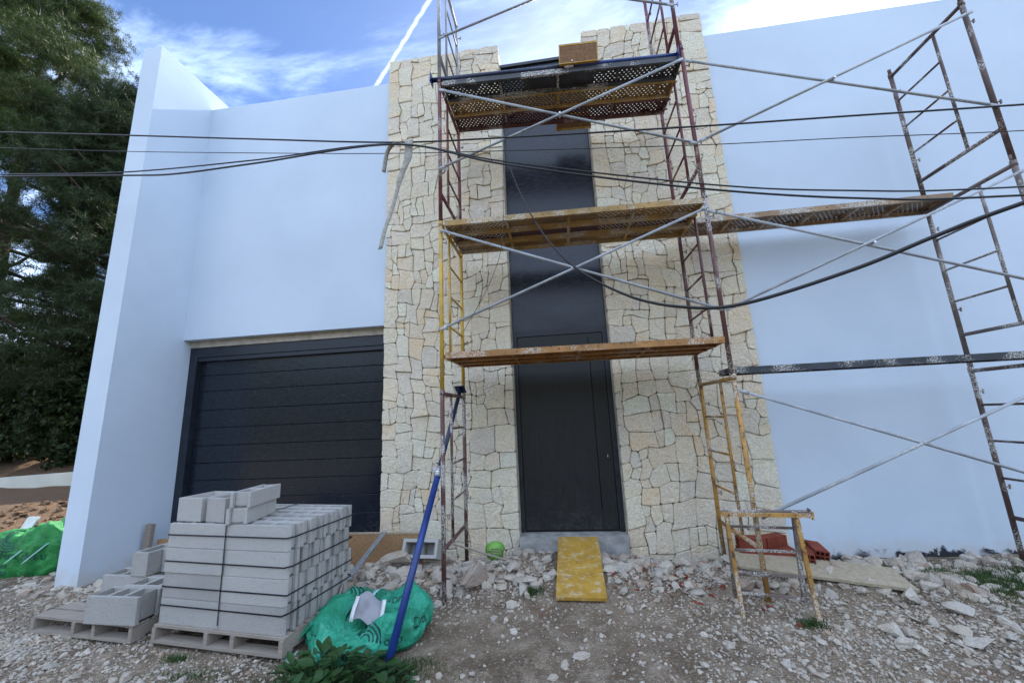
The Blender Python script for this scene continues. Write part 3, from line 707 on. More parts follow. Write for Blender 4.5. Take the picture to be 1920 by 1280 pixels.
cable('overhead_cable', 'lower cable of the pair that dips right from the grey strap', [(-32, 3.38, 8.3), (-10.5, 3.38, 5.18), (-6.532, 3.38, 4.726), (-4.801, 3.38, 4.514), (-4.105, 3.38, 4.444), (-3.124, 3.38, 4.445), (-1.539, 3.38, 4.45), (-.398, 3.38, 4.064), (1.338, 3.38, 3.588), (2.71, 3.38, 3.315), (3.886, 3.38, 3.201), (8, 3.38, 3.0), (24, 3.38, 3.2)], .0095)
cable('overhead_cable', 'thick black cable sagging from the dark panel towards the right edge', [(-.385, 3.46, 4.47), (-.358, 3.5, 4.132), (-.144, 3.48, 3.502), (.18, 3.44, 2.981), (.672, 3.4, 2.614), (1.138, 3.35, 2.459), (1.588, 3.3, 2.445), (2.294, 3.1, 2.596), (2.741, 2.9, 2.737), (3.09, 2.7, 2.827), (4.2, 2.1, 3.05), (9, -.6, 4.3)], lambda u: .0065 + .009 * min(1, max(0, (u - .15) / .35)), 'cable', 10, 8)
cable('hanging_string', 'thin dark string hanging in front of the left stone pillar edge', [(-.418, 3.60, 4.519), (-.443, 3.6, 4.027), (-.475, 3.6, 3.368), (-.611, 3.6, 2.942), (-.893, 3.6, 2.454)], .0028, 'cable', 8, 5, 'string')
mb = MB(); P = catmull([(-1.672, 3.42, 4.17), (-1.645, 3.42, 4.37), (-1.60, 3.42, 4.465), (-1.528, 3.42, 4.50), (-1.457, 3.42, 4.473), (-1.40, 3.42, 4.42)], 6); o = P[0].copy()
tag(link('cable_strap', mb.ribbon([p - o for p in P], .05, .004, (.35, .9, .2)).mesh('cable_strap', 'strapcloth', True), None, o), 'short grey strap looped over the cables at the left pillar', 'strap')
mb = MB(); P = catmull([(-1.392, 3.40, 4.50), (-1.408, 3.41, 4.279), (-1.482, 3.42, 4.102), (-1.574, 3.43, 3.75), (-1.644, 3.42, 3.522), (-1.69, 3.42, 3.312)], 6); o = P[0].copy()
tag(link('cable_strap', mb.ribbon([p - o for p in P], [.085] * 8 + [.07] * 6 + [.045] * (len(P) - 14), .004, (.95, .1, .25)).mesh('cable_strap', 'strapcloth', True), None, o), 'long grey strap dangling from the cables down the left pillar', 'strap')

# ------------------------------------------------------------------ concrete blocks and pallets
def block_mesh(L, Wd, H, cells=3, wall=.028, groove=True, tongue=False, nose=False):
    mb = MB(); g = .032 if groove else 0; e = .026 if tongue else 0
    if tongue: g = 0
    if nose:
        P_ = [(0, 0), (L - .038, 0), (L - .022, .004), (L - .009, .013), (L, wall), (0, wall)]; k_ = len(P_)
        mb.add([(a, b, 0) for a, b in P_] + [(a, b, H) for a, b in P_], [tuple(range(k_))[::-1], tuple(range(k_, 2 * k_))] + [(i, (i + 1) % k_, k_ + (i + 1) % k_, k_ + i) for i in range(k_)])
    else: mb.box((e, 0, 0), (L - e, wall, H))
    mb.box((e, Wd - wall, 0), (L - e, Wd, H))
    webs = [0] + [(L - wall) * k / cells for k in range(1, cells)] + [L - wall]
    for k, x in enumerate(webs):
        y0, y1 = wall, Wd - wall
        if k == 0 and groove: mb.box((g, y0, 0), (x + wall, y1, H))
        elif k == cells and groove: mb.box((x, y0, 0), (L - g, y1, H))
        else: mb.box((x, y0, 0), (x + wall, y1, H))
    # closed-ish bottom membrane, so no light shines straight through
    for k in range(cells): mb.box((webs[k] + wall + .0005, wall + .0005, .002), (webs[k + 1] - .0005, Wd - wall - .0005, .012))
    return mb.mesh('concrete_block', 'block')
SO, SYAW = Vector((-3.277, 3.031, .13)), -.125
SM = Matrix.Translation(SO) @ Matrix.Rotation(SYAW, 4, 'Z')
BL, BW, BH = .602, .122, .185
bms = [block_mesh(BL - .010, BW - .006, BH - .0025), block_mesh(BL - .010, BW - .006, BH - .0025, tongue=True), block_mesh(BL - .010, BW - .006, BH - .0025, nose=True)]
rr = random.Random(5)
names_l = ('bottom', 'second', 'third', 'top')
for l in range(4):
    for c in range(2):
        for w in range(6):
            if not (l == 3 or c == 1 or w in (0, 5) or c == 0): continue
            p = SM @ Vector((c * BL + rr.uniform(-.004, .004) + (.006 if l == 1 and c == 1 else 0), w * BW + rr.uniform(-.002, .002) + (0 if w else rr.uniform(-.006, .004)), l * BH))
            o = link('concrete_block', bms[(2 if c == 1 else 0) if w == 0 else (0 if l in (1, 3) else 1)], None, p, (0, 0, SYAW + rr.uniform(-.004, .004)))
            if w == 0: lb = f'front face block of the strapped stack, {"left" if c == 0 else "right"} column, {names_l[l]} layer'
            else: lb = f'strapped stack block, {"left" if c == 0 else "right"} column, {names_l[l]} layer, {("", "second", "third", "fourth", "fifth", "rearmost")[w]} row from front'
            tag(o, lb, 'concrete block', 'hollow blocks strapped on the pallet')
# loose blocks on top of the stack
s1, s2, s3 = block_mesh(.27, .30, .185, 1, .028, False), block_mesh(.21, .30, .185, 1, .028, False), block_mesh(.40, .165, .118, 2, .026, True)
zt = SO.z + 4 * BH + .001
def tl(me, x, y, z, yaw, label): tag(link('concrete_block', me, None, (x, y, z), (0, 0, yaw)), label, 'concrete block', 'loose concrete blocks')
tl(s1, -3.275, 3.085, zt, -.16, 'leftmost upright hollow block lying loose on top of the strapped stack')
tl(s2, -2.965, 3.045, zt, -.20, 'second upright block on the strapped stack, next to the two flat ones')
tl(s3, -2.515, 2.955, zt, math.radians(99), 'lower of the two thin blocks laid crosswise on the strapped stack')
tl(s3, -2.505, 2.965, zt + .12, math.radians(97), 'upper of the two thin blocks laid crosswise on the strapped stack')
# plastic straps round the stack
def strap_ring(z, label):
    u1, v1, e, c = 2 * BL, 6 * BW, .006, .008
    ring = [(c, -e), (u1 - .03, -e), (u1 - .006, .008), (u1 + e, .03), (u1 + e, v1 - c), (u1 - c, v1 + e), (c, v1 + e), (-e, v1 - c), (-e, c)]
    z0 = z - .005; z1 = z + .005; mb = MB(); n = len(ring)
    oo = SM @ Vector((0, 0, 0)); vs = []
    jig = [rr.uniform(-.006, .006) for _ in ring]
    for (u, v), j in zip(ring, jig):
        for w_ in (0, .003):
            k = 1 + w_; cu, cv = u1 / 2, v1 / 2
            q = Vector((cu + (u - cu) * (1 + w_ * 2), cv + (v - cv) * (1 + w_ * 2), 0))
            for zz in (z0, z1): vs.append((SM @ Vector((q.x, q.y, zz - SO.z + j))) - oo)
    fs = []
    for i in range(n):
        j = (i + 1) % n; a, b = i * 4, j * 4
        fs += [(a + 2, b + 2, b + 3, a + 3), (a, a + 1, b + 1, b), (a + 1, a + 3, b + 3, b + 1), (a, b, b + 2, a + 2)]
    mb.add(vs, fs); tag(link('packing_strap', mb.mesh('packing_strap', 'blackstrap'), None, oo), label, 'strap', 'black straps round the block stack')
for z, lb in ((.785, 'topmost black strap around the block stack'), (.585, 'black strap around the block stack, second from the top'), (.395, 'black strap around the block stack, third from the top'), (.265, 'lowest black strap around the block stack')): strap_ring(z, lb)
mb = MB(); mb.box((BL - .0035, -.012, .03), (BL + .0035, -.009, .742)); mb.box((BL - .0035, -.012, .7425), (BL + .0035, .74, .7455))
o = part('packing_strap', mb, 'blackstrap', None); o.matrix_world = SM; tag(o, 'vertical black strap between the two block columns of the stack', 'strap', 'black straps round the block stack')

def pallet(label, M_, Lx, Ly, z, nd, gaps=()):
    o = M_.translation; t = thing('wooden_pallet', label, 'pallet', (o.x, o.y, z), (0, 0, M_.to_euler().z))
    wdt = Ly / nd
    for k in range(nd):
        if k in gaps: continue
        mb = MB(); mb.box((rr.uniform(-.01, .008), k * wdt + .012, .103), (Lx + rr.uniform(-.008, .01), (k + 1) * wdt - .012, .121)); part('deck_board', mb, 'pallet', t)
    for x in (0, Lx * .42, Lx * .62, Lx - .035):
        mb = MB(); mb.box((x, .004, .0195), (x + .035, Ly - .004, .1025)); part('stringer', mb, 'pallet', t)
    for y in (0, Ly / 2 - .05, Ly - .1):
        mb = MB(); mb.box((-.004, y, 0), (Lx + .004, y + .1, .019)); part('bottom_board', mb, 'pallet', t)
pallet('wooden pallet under the strapped block stack', SM @ Matrix.Translation((-.02, -.03, 0)), 1.24, .82, SO.z - .122, 7)
M2 = Matrix.Translation((-4.60, 3.12, 0)) @ Matrix.Rotation(-.11, 4, 'Z')
pallet('grey wooden pallet with loose blocks, left of the strapped stack', M2, 1.14, .85, .0, 6, (2,))
lb50 = block_mesh(.50, .20, .20, 3, .03, True); lb50b = block_mesh(.50, .185, .20, 2, .03, False)
zb = .122
def lone(me, loc, yaw, label): tag(link('concrete_block', me, None, loc, (0, 0, yaw)), label, 'concrete block', 'loose concrete blocks')
lone(lb50, (-3.945, 3.015, zb), -.04, 'frontmost loose three-cell block on the left pallet')
lone(lb50, (-3.86, 3.222, zb), -.04, 'second loose block on the left pallet, directly behind the frontmost one')
lone(lb50, (-4.36, 3.44, zb), -.05, 'tan loose block at the back left of the left pallet')
lone(lb50, (-3.85, 3.43, zb), -.05, 'loose block at the back of the left pallet, beneath the upright pair')
lone(lb50, (-4.32, 3.66, zb), -.06, 'rear loose block on the left pallet nearest the fin wall')
lone(lb50, (-3.81, 3.65, zb), -.06, 'rear loose block on the left pallet nearest the strapped stack')
lone(lb50b, (-3.86, 3.40, zb + .202), math.radians(84), 'block stacked endwise on the left pallet, nearer the fin wall')
lone(lb50b, (-3.655, 3.50, zb + .202), math.radians(85), 'block stacked endwise on the left pallet, touching the strapped stack')
cb = block_mesh(.40, .185, .19, 2, .034, False)
tag(link('concrete_block', cb, None, (-1.78, 4.42, .12), (math.radians(66), 0, math.radians(-4))), 'two-hole concrete block tipped on its side against the left pillar', 'concrete block', 'loose concrete blocks')

# boards by the garage
t = thing('shutter_board', 'orange wooden board standing on edge at the foot of the left pillar', 'board', (-3.2, 4.55, .02))
mb = MB(); mb.box((0, 0, 0), (1.53, .025, .33)); part('board_face', mb, 'shutter_board', t)
mb = MB(); mb.box((0, -.002, .3305), (1.53, .027, .345)); part('top_edge', mb, 'plywood', t)
mb = MB(); mb.box((0, 0, 0), (.09, .05, .52)); tag(part('wood_stake', mb, 'pallet', None, loc=(-5.30, 4.56, -.03), rot=(0, math.radians(3), 0)), 'short upright wooden stake against the fin wall', 'stake')
mb = MB(); mb.box((0, 0, 0), (1.9, .04, .20)); tag(part('sill_plank', mb, 'shutter_board', None, loc=(-5.19, 4.66, .08)), 'ochre plank along the foot of the garage door', 'plank')
mb = MB(); A, B = Vector((0, 0, 0)), Vector((.11, .55, .27)); 
mb.bar(A, B, .045, .003); mb.bar(A + Vector((-.0225, 0, .014)), B + Vector((-.0225, 0, .014)), .003, .025); mb.bar(A + Vector((.0225, 0, .014)), B + Vector((.0225, 0, .014)), .003, .025)
tag(part('metal_channel', mb, 'steel', None, loc=(-2.20, 3.96, .10)), 'grey metal channel leaning on the orange board', 'channel')
mb = MB(); mb.box((0, 0, 0), (.016, .6, .035)); tag(part('plaster_lath', mb, 'pallet', None, loc=(-1.86, 3.02, .02), rot=(math.radians(18), 0, math.radians(18))), 'plaster covered lath between block stack and green bag', 'lath')

# yellow formwork ramp
a, b = Vector((-.155, 3.66, gz(.05, 3.66) + .02)), Vector((-.125, 4.66, .262)); ang = math.atan2(b.z - a.z, b.y - a.y)
t = thing('formwork_ramp', 'yellow formwork panel laid as a ramp up to the front door', 'panel', a, (ang, 0, -.03))
mb = MB(); mb.box((.002, .002, .0), (.431, .998, .024)); part('board_face', mb, 'yboard', t)
mb = MB(); mb.box((0, -.002, -.001), (.433, .0015, .022)); part('front_rim', mb, 'yboard', t)

# ------------------------------------------------------------------ trestle
def trestle(label, loc, rot, mats, zs):
    t = thing('steel_trestle', label, 'trestle', loc, rot, 'folded steel trestle frames')
    H, Wd = .755, .50
    mb = MB(); mb.bar((-.05, 0, H), (Wd + .11, 0, H), .03, .03); mb.bar((Wd + .11, 0, H - .03), (Wd + .116, 0, H + .03), .034, .012); part('top_bar', mb, mats[0], t)
    for x0, x1 in ((0, 0.03), (Wd, Wd + .0)):
        mb = MB(); mb.bar((x1 + (.02 if x0 else -.02), 0, -.03), (x0, 0, H - .016), .028, .028, (1, 0, 0)); part('leg', mb, mats[0], t)
    for z in zs:
        mb = MB(); mb.bar((.02, 0, z + .012), (Wd - .015, 0, z), .016, .016); part('crossbar', mb, mats[1], t)
    return t
z_ = gz(1.5, 3.5)
trestle('ochre front frame of the metal trestle right of the door', (1.285, 3.54, z_), (math.radians(-3), 0, math.radians(-9)), ('orange', 'grey_rust'), (.32, .17))
trestle('grey rear frame of the metal trestle right of the door', (1.32, 3.74, z_ + .01), (math.radians(9), 0, math.radians(-4)), ('grey_rust', 'grey_rust'), (.63, .44, .24))

# ------------------------------------------------------------------ hollow bricks and plywood
def brick_mesh(L=.24, Wd=.115, H=.09):
    mb = MB(); nx, nz, w = 3, 2, .009
    cw = (Wd - w * (nx + 1)) / nx; chh = (H - w * (nz + 1)) / nz
    for k in range(nz + 1): mb.box((0, 0, k * (chh + w)), (L, Wd, k * (chh + w) + w))
    for j in range(nz):
        for i in range(nx + 1):
            y = i * (cw + w); z = j * (chh + w) + w; mb.box((.0005, y, z), (L - .0005, y + w, z + chh))
    return mb.mesh('hollow_brick', 'brick')
bkm = brick_mesh()
def brick(loc, rot, label): tag(link('hollow_brick', bkm, None, loc, [math.radians(a) for a in rot]), label, 'brick', 'red hollow bricks')
zb = .17
brick((1.62, 4.27, zb), (0, 0, -3), 'leftmost red hollow brick of the lower row behind the trestle')
brick((1.865, 4.26, zb), (0, 0, -2), 'second red hollow brick of the lower row behind the trestle')
brick((1.63, 4.28, zb + .092), (0, 0, -4), 'red hollow brick on top at the left end of the brick pile')
brick((1.88, 4.27, zb + .092), (0, 0, 22), 'red hollow brick on top of the pile, turned towards the camera')
brick((2.20, 4.12, zb - .01), (0, 0, 62), 'red hollow brick showing its holes between trestle legs')
brick((2.36, 4.20, zb - .01), (8, -6, 80), 'rightmost red hollow brick showing its holes, right of the trestle')
mb = MB(); mb.box((0, 0, 0), (1.28, .36, .022))
tag(part('plywood_sheet', mb, 'plywood', None, loc=(1.50, 4.02, .175), rot=(math.radians(7), math.radians(4.5), math.radians(-10))), 'pale plywood sheet lying on rubble under the red bricks', 'sheet')

# ------------------------------------------------------------------ rocks and rubble
def rock_mesh(seed, flat=.6, angular=1.0):
    import bmesh
    b = bmesh.new(); bmesh.ops.create_icosphere(b, subdivisions=2, radius=.5); r = random.Random(seed)
    planes = []
    for _ in range(13):
        n = Vector((r.gauss(0, 1), r.gauss(0, 1), r.gauss(0, 1))).normalized(); planes.append((n, r.uniform(.15, .36)))
    for v in b.verts:
        p = v.co.copy()
        for n, d in planes:
            e = p.dot(n) - d
            if e > 0: p -= n * e
        p += Vector((r.uniform(-1, 1), r.uniform(-1, 1), r.uniform(-1, 1))) * .012
        v.co = (p.x * 1.15, p.y, p.z * flat)
    me = bpy.data.meshes.new('rock'); b.to_mesh(me); b.free(); me.materials.append(M['rock']); return me
RK = [rock_mesh(i, f) for i, f in enumerate((.75, .55, .4, .9, .35, .6, .5, .8))]
def rock(x, y, s, label, k=None, mat=None, group=None, rot=None, sink=.3, sc=(1, 1, 1)):
    me = RK[random.randrange(8) if k is None else k]
    if mat: me = me.copy(); me.materials[0] = M[mat]
    o = link('rock', me, None, (x, y, gz(x, y) + s * (.5 - sink) * .6), rot or (random.uniform(-.4, .4), random.uniform(-.4, .4), random.uniform(0, 6.28)), (s * sc[0], s * sc[1], s * sc[2]))
    return tag(o, label, 'rock', group)
rock(-.90, 3.90, .42, 'big reddish-brown boulder at the foot of the red scaffold frame', 0, 'redrock', sink=.0, sc=(1.1, .8, .95))
rock(-1.80, 4.18, .44, 'long pale boulder in front of the two-hole block', 6, sink=.05, sc=(1.25, .7, .95), rot=(.1, .05, .1))
rock(-1.32, 4.05, .22, 'grey boulder left of the red scaffold frame foot', 3)
rock(-1.13, 3.98, .17, 'brown chunk right against the red scaffold frame foot', 0, 'redrock')
rock(-.58, 4.05, .17, 'flat grey stone slab beside the reddish boulder', 4, sink=-.2)
rock(-.68, 4.28, .15, 'pinkish stone beside the lime green basket', 0, 'redrock')
rock(2.62, 3.70, .19, 'white pointed stone at the right end of the plywood sheet', 0, sink=-.1, sc=(.8, .8, 1.2))
rock(2.85, 3.60, .24, 'large flat pale slab just right of the white pointed stone', 2)
rock(2.62, 3.22, .20, 'angular flat slab at the lower edge of the right rubble', 4)
rock(3.18, 3.85, .26, 'tan rounded boulder at the edge of the right grass patch', 0, 'redrock', sc=(1.2, .8, .8))
rock(3.62, 3.62, .24, 'long pale stone below the right grass patch', 2, sc=(1.5, .7, 1))
rock(.02, 3.0, .115, 'flat round stone alone on the bare dirt in the centre', 1, sc=(1.2, .9, .8))
rock(-.09, 2.90, .09, 'pale stone touching the flat round stone on bare dirt', 3, sc=(.7, 1.1, .9))
rock(.44, 3.58, .10, 'cream stone lying at the lower right of the yellow ramp', 1)
rock(1.05, 4.20, .22, 'flat grey slab in rubble left of the ochre frame', 2, sc=(1.3, .9, .9), sink=0)
rock(.77, 4.42, .13, 'white plaster lump against the right pillar foot', 3)
zones = [(-1.8, -.5, 3.8, 4.45, 12, .13, .25, 'larger pale stones heaped at the left pillar foot', 'rubble at the left pillar'),
         (.45, 1.5, 3.85, 4.55, 12, .10, .20, 'larger pale stones heaped at the right pillar foot', 'rubble at the right pillar'),
         (1.95, 3.1, 3.2, 3.7, 12, .10, .19, 'larger flat grey stones below the plywood sheet', 'rubble below the plywood'),
         (2.6, 4.1, 4.15, 4.6, 10, .08, .15, 'larger stones along the foot of the white right wall', 'rubble along the right wall'),
         (-4.6, -1.9, 2.42, 2.9, 12, .06, .12, 'larger stones on the dirt in front of the pallets', 'stones in front of the pallets'),
         (-2.2, -1.8, 3.65, 4.3, 6, .08, .13, 'grey stones between block stack and left pillar', 'rubble by the block stack'),
         (-5.3, -4.6, 3.3, 3.9, 6, .06, .11, 'stones on the ground between fin wall and left pallet', 'stones by the fin wall'),
         (-1.0, 2.2, 2.5, 3.4, 12, .03, .06, 'larger pebbles on the open dirt in the foreground', 'pebbles in the foreground')]
ORD = ('leftmost', 'second from left', 'third from left', 'fourth from left', 'fifth from left', 'sixth from left', 'seventh from left', 'eighth from left', 'ninth from left', 'tenth from left', 'eleventh from left', 'twelfth from left')
for x0, x1, y0, y1, n, s0, s1, lb, gp in zones:
    pts = sorted(((random.uniform(x0, x1), random.uniform(y0, y1)) for _ in range(n)), key=lambda q: q[0] / q[1])
    for k, (x, y) in enumerate(pts):
        rock(x, y, s0 + (s1 - s0) * random.random() ** 1.5, f'{ORD[k]} of the {lb}' if k < n - 1 else f'rightmost of the {lb}', group=gp, sink=random.uniform(.15, .4))

# gravel and small rubble: uncountable
PHI = (1 + 5 ** .5) / 2
ICO = np.array([(-1, PHI, 0), (1, PHI, 0), (-1, -PHI, 0), (1, -PHI, 0), (0, -1, PHI), (0, 1, PHI), (0, -1, -PHI), (0, 1, -PHI), (PHI, 0, -1), (PHI, 0, 1), (-PHI, 0, -1), (-PHI, 0, 1)]) / 1.902
ICF = np.array([(0, 11, 5), (0, 5, 1), (0, 1, 7), (0, 7, 10), (0, 10, 11), (1, 5, 9), (5, 11, 4), (11, 10, 2), (10, 7, 6), (7, 1, 8), (3, 9, 4), (3, 4, 2), (3, 2, 6), (3, 6, 8), (3, 8, 9), (4, 9, 5), (2, 4, 11), (6, 2, 10), (8, 6, 7), (9, 8, 1)])
def scatter(name, pts, sizes, mat, label, cat, flat=(.35, .8)):
    n = len(pts); p = np.asarray(pts, float)
    V = np.repeat(ICO[None], n, 0) * (1 + rng.uniform(-.32, .32, (n, 12, 1)))
    V *= rng.uniform(.65, 1.35, (n, 1, 3)); V[:, :, 2] *= rng.uniform(*flat, (n, 1))
    a = rng.uniform(0, 6.28, n); t1 = rng.normal(0, .3, n)
    y = V[:, :, 1] * np.cos(t1)[:, None] - V[:, :, 2] * np.sin(t1)[:, None]; z = V[:, :, 1] * np.sin(t1)[:, None] + V[:, :, 2] * np.cos(t1)[:, None]
    x = V[:, :, 0] * np.cos(a)[:, None] - y * np.sin(a)[:, None]; y2 = V[:, :, 0] * np.sin(a)[:, None] + y * np.cos(a)[:, None]
    V = np.stack([x, y2, z], -1) * (np.asarray(sizes) / 2)[:, None, None]
    zz = ground_z(p[:, 0], p[:, 1]); V += np.stack([p[:, 0], p[:, 1], zz + np.asarray(sizes) * .12], -1)[:, None, :]
    F = (ICF[None] + (np.arange(n) * 12)[:, None, None]).reshape(-1, 3)
    me = bpy.data.meshes.new(name); me.from_pydata(V.reshape(-1, 3).tolist(), [], F.tolist()); me.materials.append(M[mat]); me.update()
    return tag(link(name, me), label, cat, kind='stuff')
def dens(x, y):
    d = .14 + .5 * np.clip(vnoise(x * 1.3 + 40, y * 1.3) + .2, 0, 1)
    d += 1.6 * np.exp(-((y - 4.15) / .42) ** 2) * sstep(-2.6, -2.0, x) * (1 - sstep(4, 5, x))
    d += .9 * np.exp(-(((x - 2.4) / .9) ** 2 + ((y - 3.4) / .35) ** 2)) + .7 * sstep(.3, 1.0, x) * (1 - sstep(3.4, 3.8, y))
    d += .7 * (1 - sstep(-2.2, -1.9, x)) * sstep(-6.5, -5.5, x)
    d *= 1 - .88 * np.exp(-(((x + .45) / .85) ** 2 + ((y - 2.75) / .62) ** 2))
    return np.clip(d, .03, 2)
def pick(n, x0, x1, y0, y1, lim):
    out = np.zeros((0, 2))
    while len(out) < n:
        c = np.stack([rng.uniform(x0, x1, n * 2), rng.uniform(y0, y1, n * 2)], -1); keep = rng.random(len(c)) * lim < dens(c[:, 0], c[:, 1])
        c = c[keep]; ok = ~((c[:, 1] > WALL - .03) & (c[:, 0] > XL)) & ~((abs(c[:, 0] - .07) < .25) & (c[:, 1] > 3.62)) & ~((abs(c[:, 0] + 2.65) < .62) & (abs(c[:, 1] - 3.35) < .36)) & ~((abs(c[:, 0] + 1.57) < .36) & (abs(c[:, 1] - 3.24) < .27)); out = np.concatenate([out, c[ok]])
    return out[:n]
p = pick(42000, -6.6, 4.9, 1.9, 4.78, 1.9); scatter('gravel', p, .007 + .021 * rng.random(len(p)) ** 2.4, 'rubble', 'fine grey gravel and chippings spread over the dirt', 'gravel')
p = pick(5200, -6.6, 4.9, 2.0, 4.76, 2.2); scatter('loose_rubble', p, (.022 + .085 * rng.random(len(p)) ** 3.2) * (.6 + .85 * sstep(3.5, 4.0, p[:, 1])), 'rubble', 'loose grey stone rubble strewn along the foot of the house', 'rubble')
q = rng.normal(0, 1, (900, 2)) * np.array([.30, .11]) + np.array([-4.55, 2.95]); scatter('crushed_plaster', q, .012 + .02 * rng.random(900), 'rubble', 'whitish crushed plaster spilled under the left pallet', 'plaster')
c = np.stack([rng.uniform(-10.5, -6.0, 1500), rng.uniform(4.4, 9, 1500)], -1); scatter('soil_clods', c, .03 + .13 * rng.random(1500) ** 3, M.setdefault('clod', simple('soil_clod', (.125, .08, .05), .95, .1, .4, 20)) and 'clod', 'brown soil clods on the earth heap left of the house', 'soil')
c = np.stack([rng.normal(.75, .55, 260), rng.normal(4.05, .22, 260)], -1); scatter('brick_crumbs', c, .012 + .04 * rng.random(260) ** 2, 'brick', 'red brick crumbs in the rubble right of the yellow ramp', 'rubble')

# ------------------------------------------------------------------ green bags
def bag_surface(a, b, h, seed, prof, nt=120, mod=None, wr=1.0):
    r = random.Random(seed); ph = [r.uniform(0, 6.28) for _ in range(12)]
    P = catmull([(p[0], p[1], 0) for p in prof], 7); npf = len(P); vs = []
    for i in range(nt):
        th = 2 * math.pi * i / nt; ct, st = math.cos(th), math.sin(th)
        for j, q in enumerate(P):
            t = j / (npf - 1); rad, z = q.x, q.y
            w = .055 * math.sin(3 * th + ph[0]) + .04 * math.sin(5 * th + ph[1] + 3 * t) + .03 * math.sin(9 * th + ph[2] + 6 * t) + .018 * math.sin(17 * th + ph[3] - 7 * t)
            amp = min(1, rad * 1.2); rad2 = rad * (1 + w * amp)
            z2 = z * (1 + .22 * math.sin(2 * th + ph[4]) + .16 * math.sin(4 * th + ph[5])) + .035 * math.sin(7 * th + ph[6] + 5 * t) * (1 if .25 < t < .85 else .3) + .012 * math.sin(19 * th + ph[7] + 9 * t)
            rg = 1 - 2.6 * abs(float(vnoise(np.array(10 + ct * 2.6 + t * 2.2 + seed), np.array(20 + st * 2.6 + t * 3.1)))) 
            rg2 = 1 - 2.6 * abs(float(vnoise(np.array(40 + ct * 6 + z * 3), np.array(50 + st * 6 - z * 5 + seed))))
            rg3 = 1 - 3 * abs(float(vnoise(np.array(70 + ct * 11 + t * 5), np.array(80 + st * 11 - t * 9 + seed))))
            rad2 *= 1 + (.13 * rg + .08 * rg2 + .045 * rg3) * amp * wr; z2 += wr * (.20 * rg + .15 * rg2 + .09 * rg3) * min(1, t * 4)
            x, y = a * rad2 * ct, b * rad2 * st
            if mod: x, y, z2 = mod(x, y, z2, th, t)
            vs.append((x, y, max(z2 * h, -.02)))
    fs = [(i * npf + j, ((i + 1) % nt) * npf + j, ((i + 1) % nt) * npf + j + 1, i * npf + j + 1) for i in range(nt) for j in range(npf - 1)]
    mb = MB(); mb.add(vs, fs); return mb
def text_mesh(body, size):
    cu = bpy.data.curves.new('txt', 'FONT'); cu.body = body; cu.size = size; cu.resolution_u = 2; cu.align_x = 'CENTER'
    ob = bpy.data.objects.new('txt', cu); COL.objects.link(ob); bpy.context.view_layer.update()
    me = bpy.data.meshes.new_from_object(ob.evaluated_get(bpy.context.evaluated_depsgraph_get()))
    bpy.data.objects.remove(ob); vs = [v.co.copy() for v in me.vertices]; fs = [tuple(p.vertices) for p in me.polygons]; bpy.data.meshes.remove(me); return vs, fs
def arcs_mesh(radii, w, a0, a1):
    vs, fs = [], []
    for R_ in radii:
        n = 18; o = len(vs)
        for k in range(n + 1):
            a = a0 + (a1 - a0) * k / n
            vs += [Vector((math.cos(a) * (R_ - w / 2), math.sin(a) * (R_ - w / 2), 0)), Vector((math.cos(a) * (R_ + w / 2), math.sin(a) * (R_ + w / 2), 0))]
        fs += [(o + 2 * k, o + 2 * k + 1, o + 2 * k + 3, o + 2 * k + 2) for k in range(n)]
    return vs, fs
def project(vf, bag_mb, origin, direction, up_, parent, name='bag_print'):
    """lay flat print on the bag's surface: cast along `direction` from a frame at `origin` (local coords)"""
    tree = BVHTree.FromPolygons([Vector(v) for v in bag_mb.v], bag_mb.f)
    d = Vector(direction).normalized(); x = d.cross(Vector(up_)).normalized(); u = x.cross(d).normalized()
    vs, ok = [], []
    for v in vf[0]:
        o = Vector(origin) + x * v.x + u * v.y; hit = tree.ray_cast(o - d * 1.5, d)
        if hit[0] is None: vs.append(o); ok.append(False)
        else:
            n = hit[1]; n = n if n.dot(d) < 0 else -n; vs.append(hit[0] + n * .004); ok.append(True)
    fs = [f for f in vf[1] if all(ok[i] for i in f) and max((vs[f[i]] - vs[f[i - 1]]).length for i in range(len(f))) < .12]
    if not fs: return
    mb = MB(); mb.add(vs, fs); o = part(name, mb, 'print', parent); o['kind'] = 'stuff'
gb = thing('rubble_bag', 'crumpled turquoise-green rubble bag beside the strapped block stack', 'bag', (-1.63, 3.24, gz(-1.6, 3.2)), group='green rubble bags')
prof = [(.86, 0), (1.0, .10), (1.03, .30), (.97, .55), (.84, .76), (.74, .80), (.66, .70), (.58, .52), (.40, .42), (.05, .40)]
def mod1(x, y, z, th, t):
    back = .5 + .5 * math.sin(th); right = .5 + .5 * math.cos(th)
    return x, y, z * (.72 + .34 * back + .22 * right)
b1 = bag_surface(.41, .35, .235, 21, prof, 220, mod1, .7); part('bag_cloth', b1, 'bag', gb, True)
for txt, sz, org, dr in (('Drooro', .105, (.13, .10, .20), (0, .55, -.83)), ('Der', .085, (-.12, .22, .2), (.1, .6, -.8)), ('Dra', .10, (.40, -.03, .1), (-.8, .45, -.35)), ('oro', .09, (.30, -.22, .08), (-.55, .8, -.2)), ('722 27', .07, (-.34, -.19, .08), (.45, .85, -.2))):
    project(text_mesh(txt, sz), b1, org, dr, (0, 0, 1) if abs(dr[2]) < .7 else (0, 1, .3), gb)
project(arcs_mesh((.05, .075, .10, .125), .011, -.9, 1.6), b1, (-.28, .18, .2), (.15, .5, -.85), (0, 1, .3), gb)
project(arcs_mesh((.04, .065, .09, .115), .011, -.2, 2.6), b1, (.12, -.26, .1), (-.2, .85, -.5), (0, 0, 1), gb)
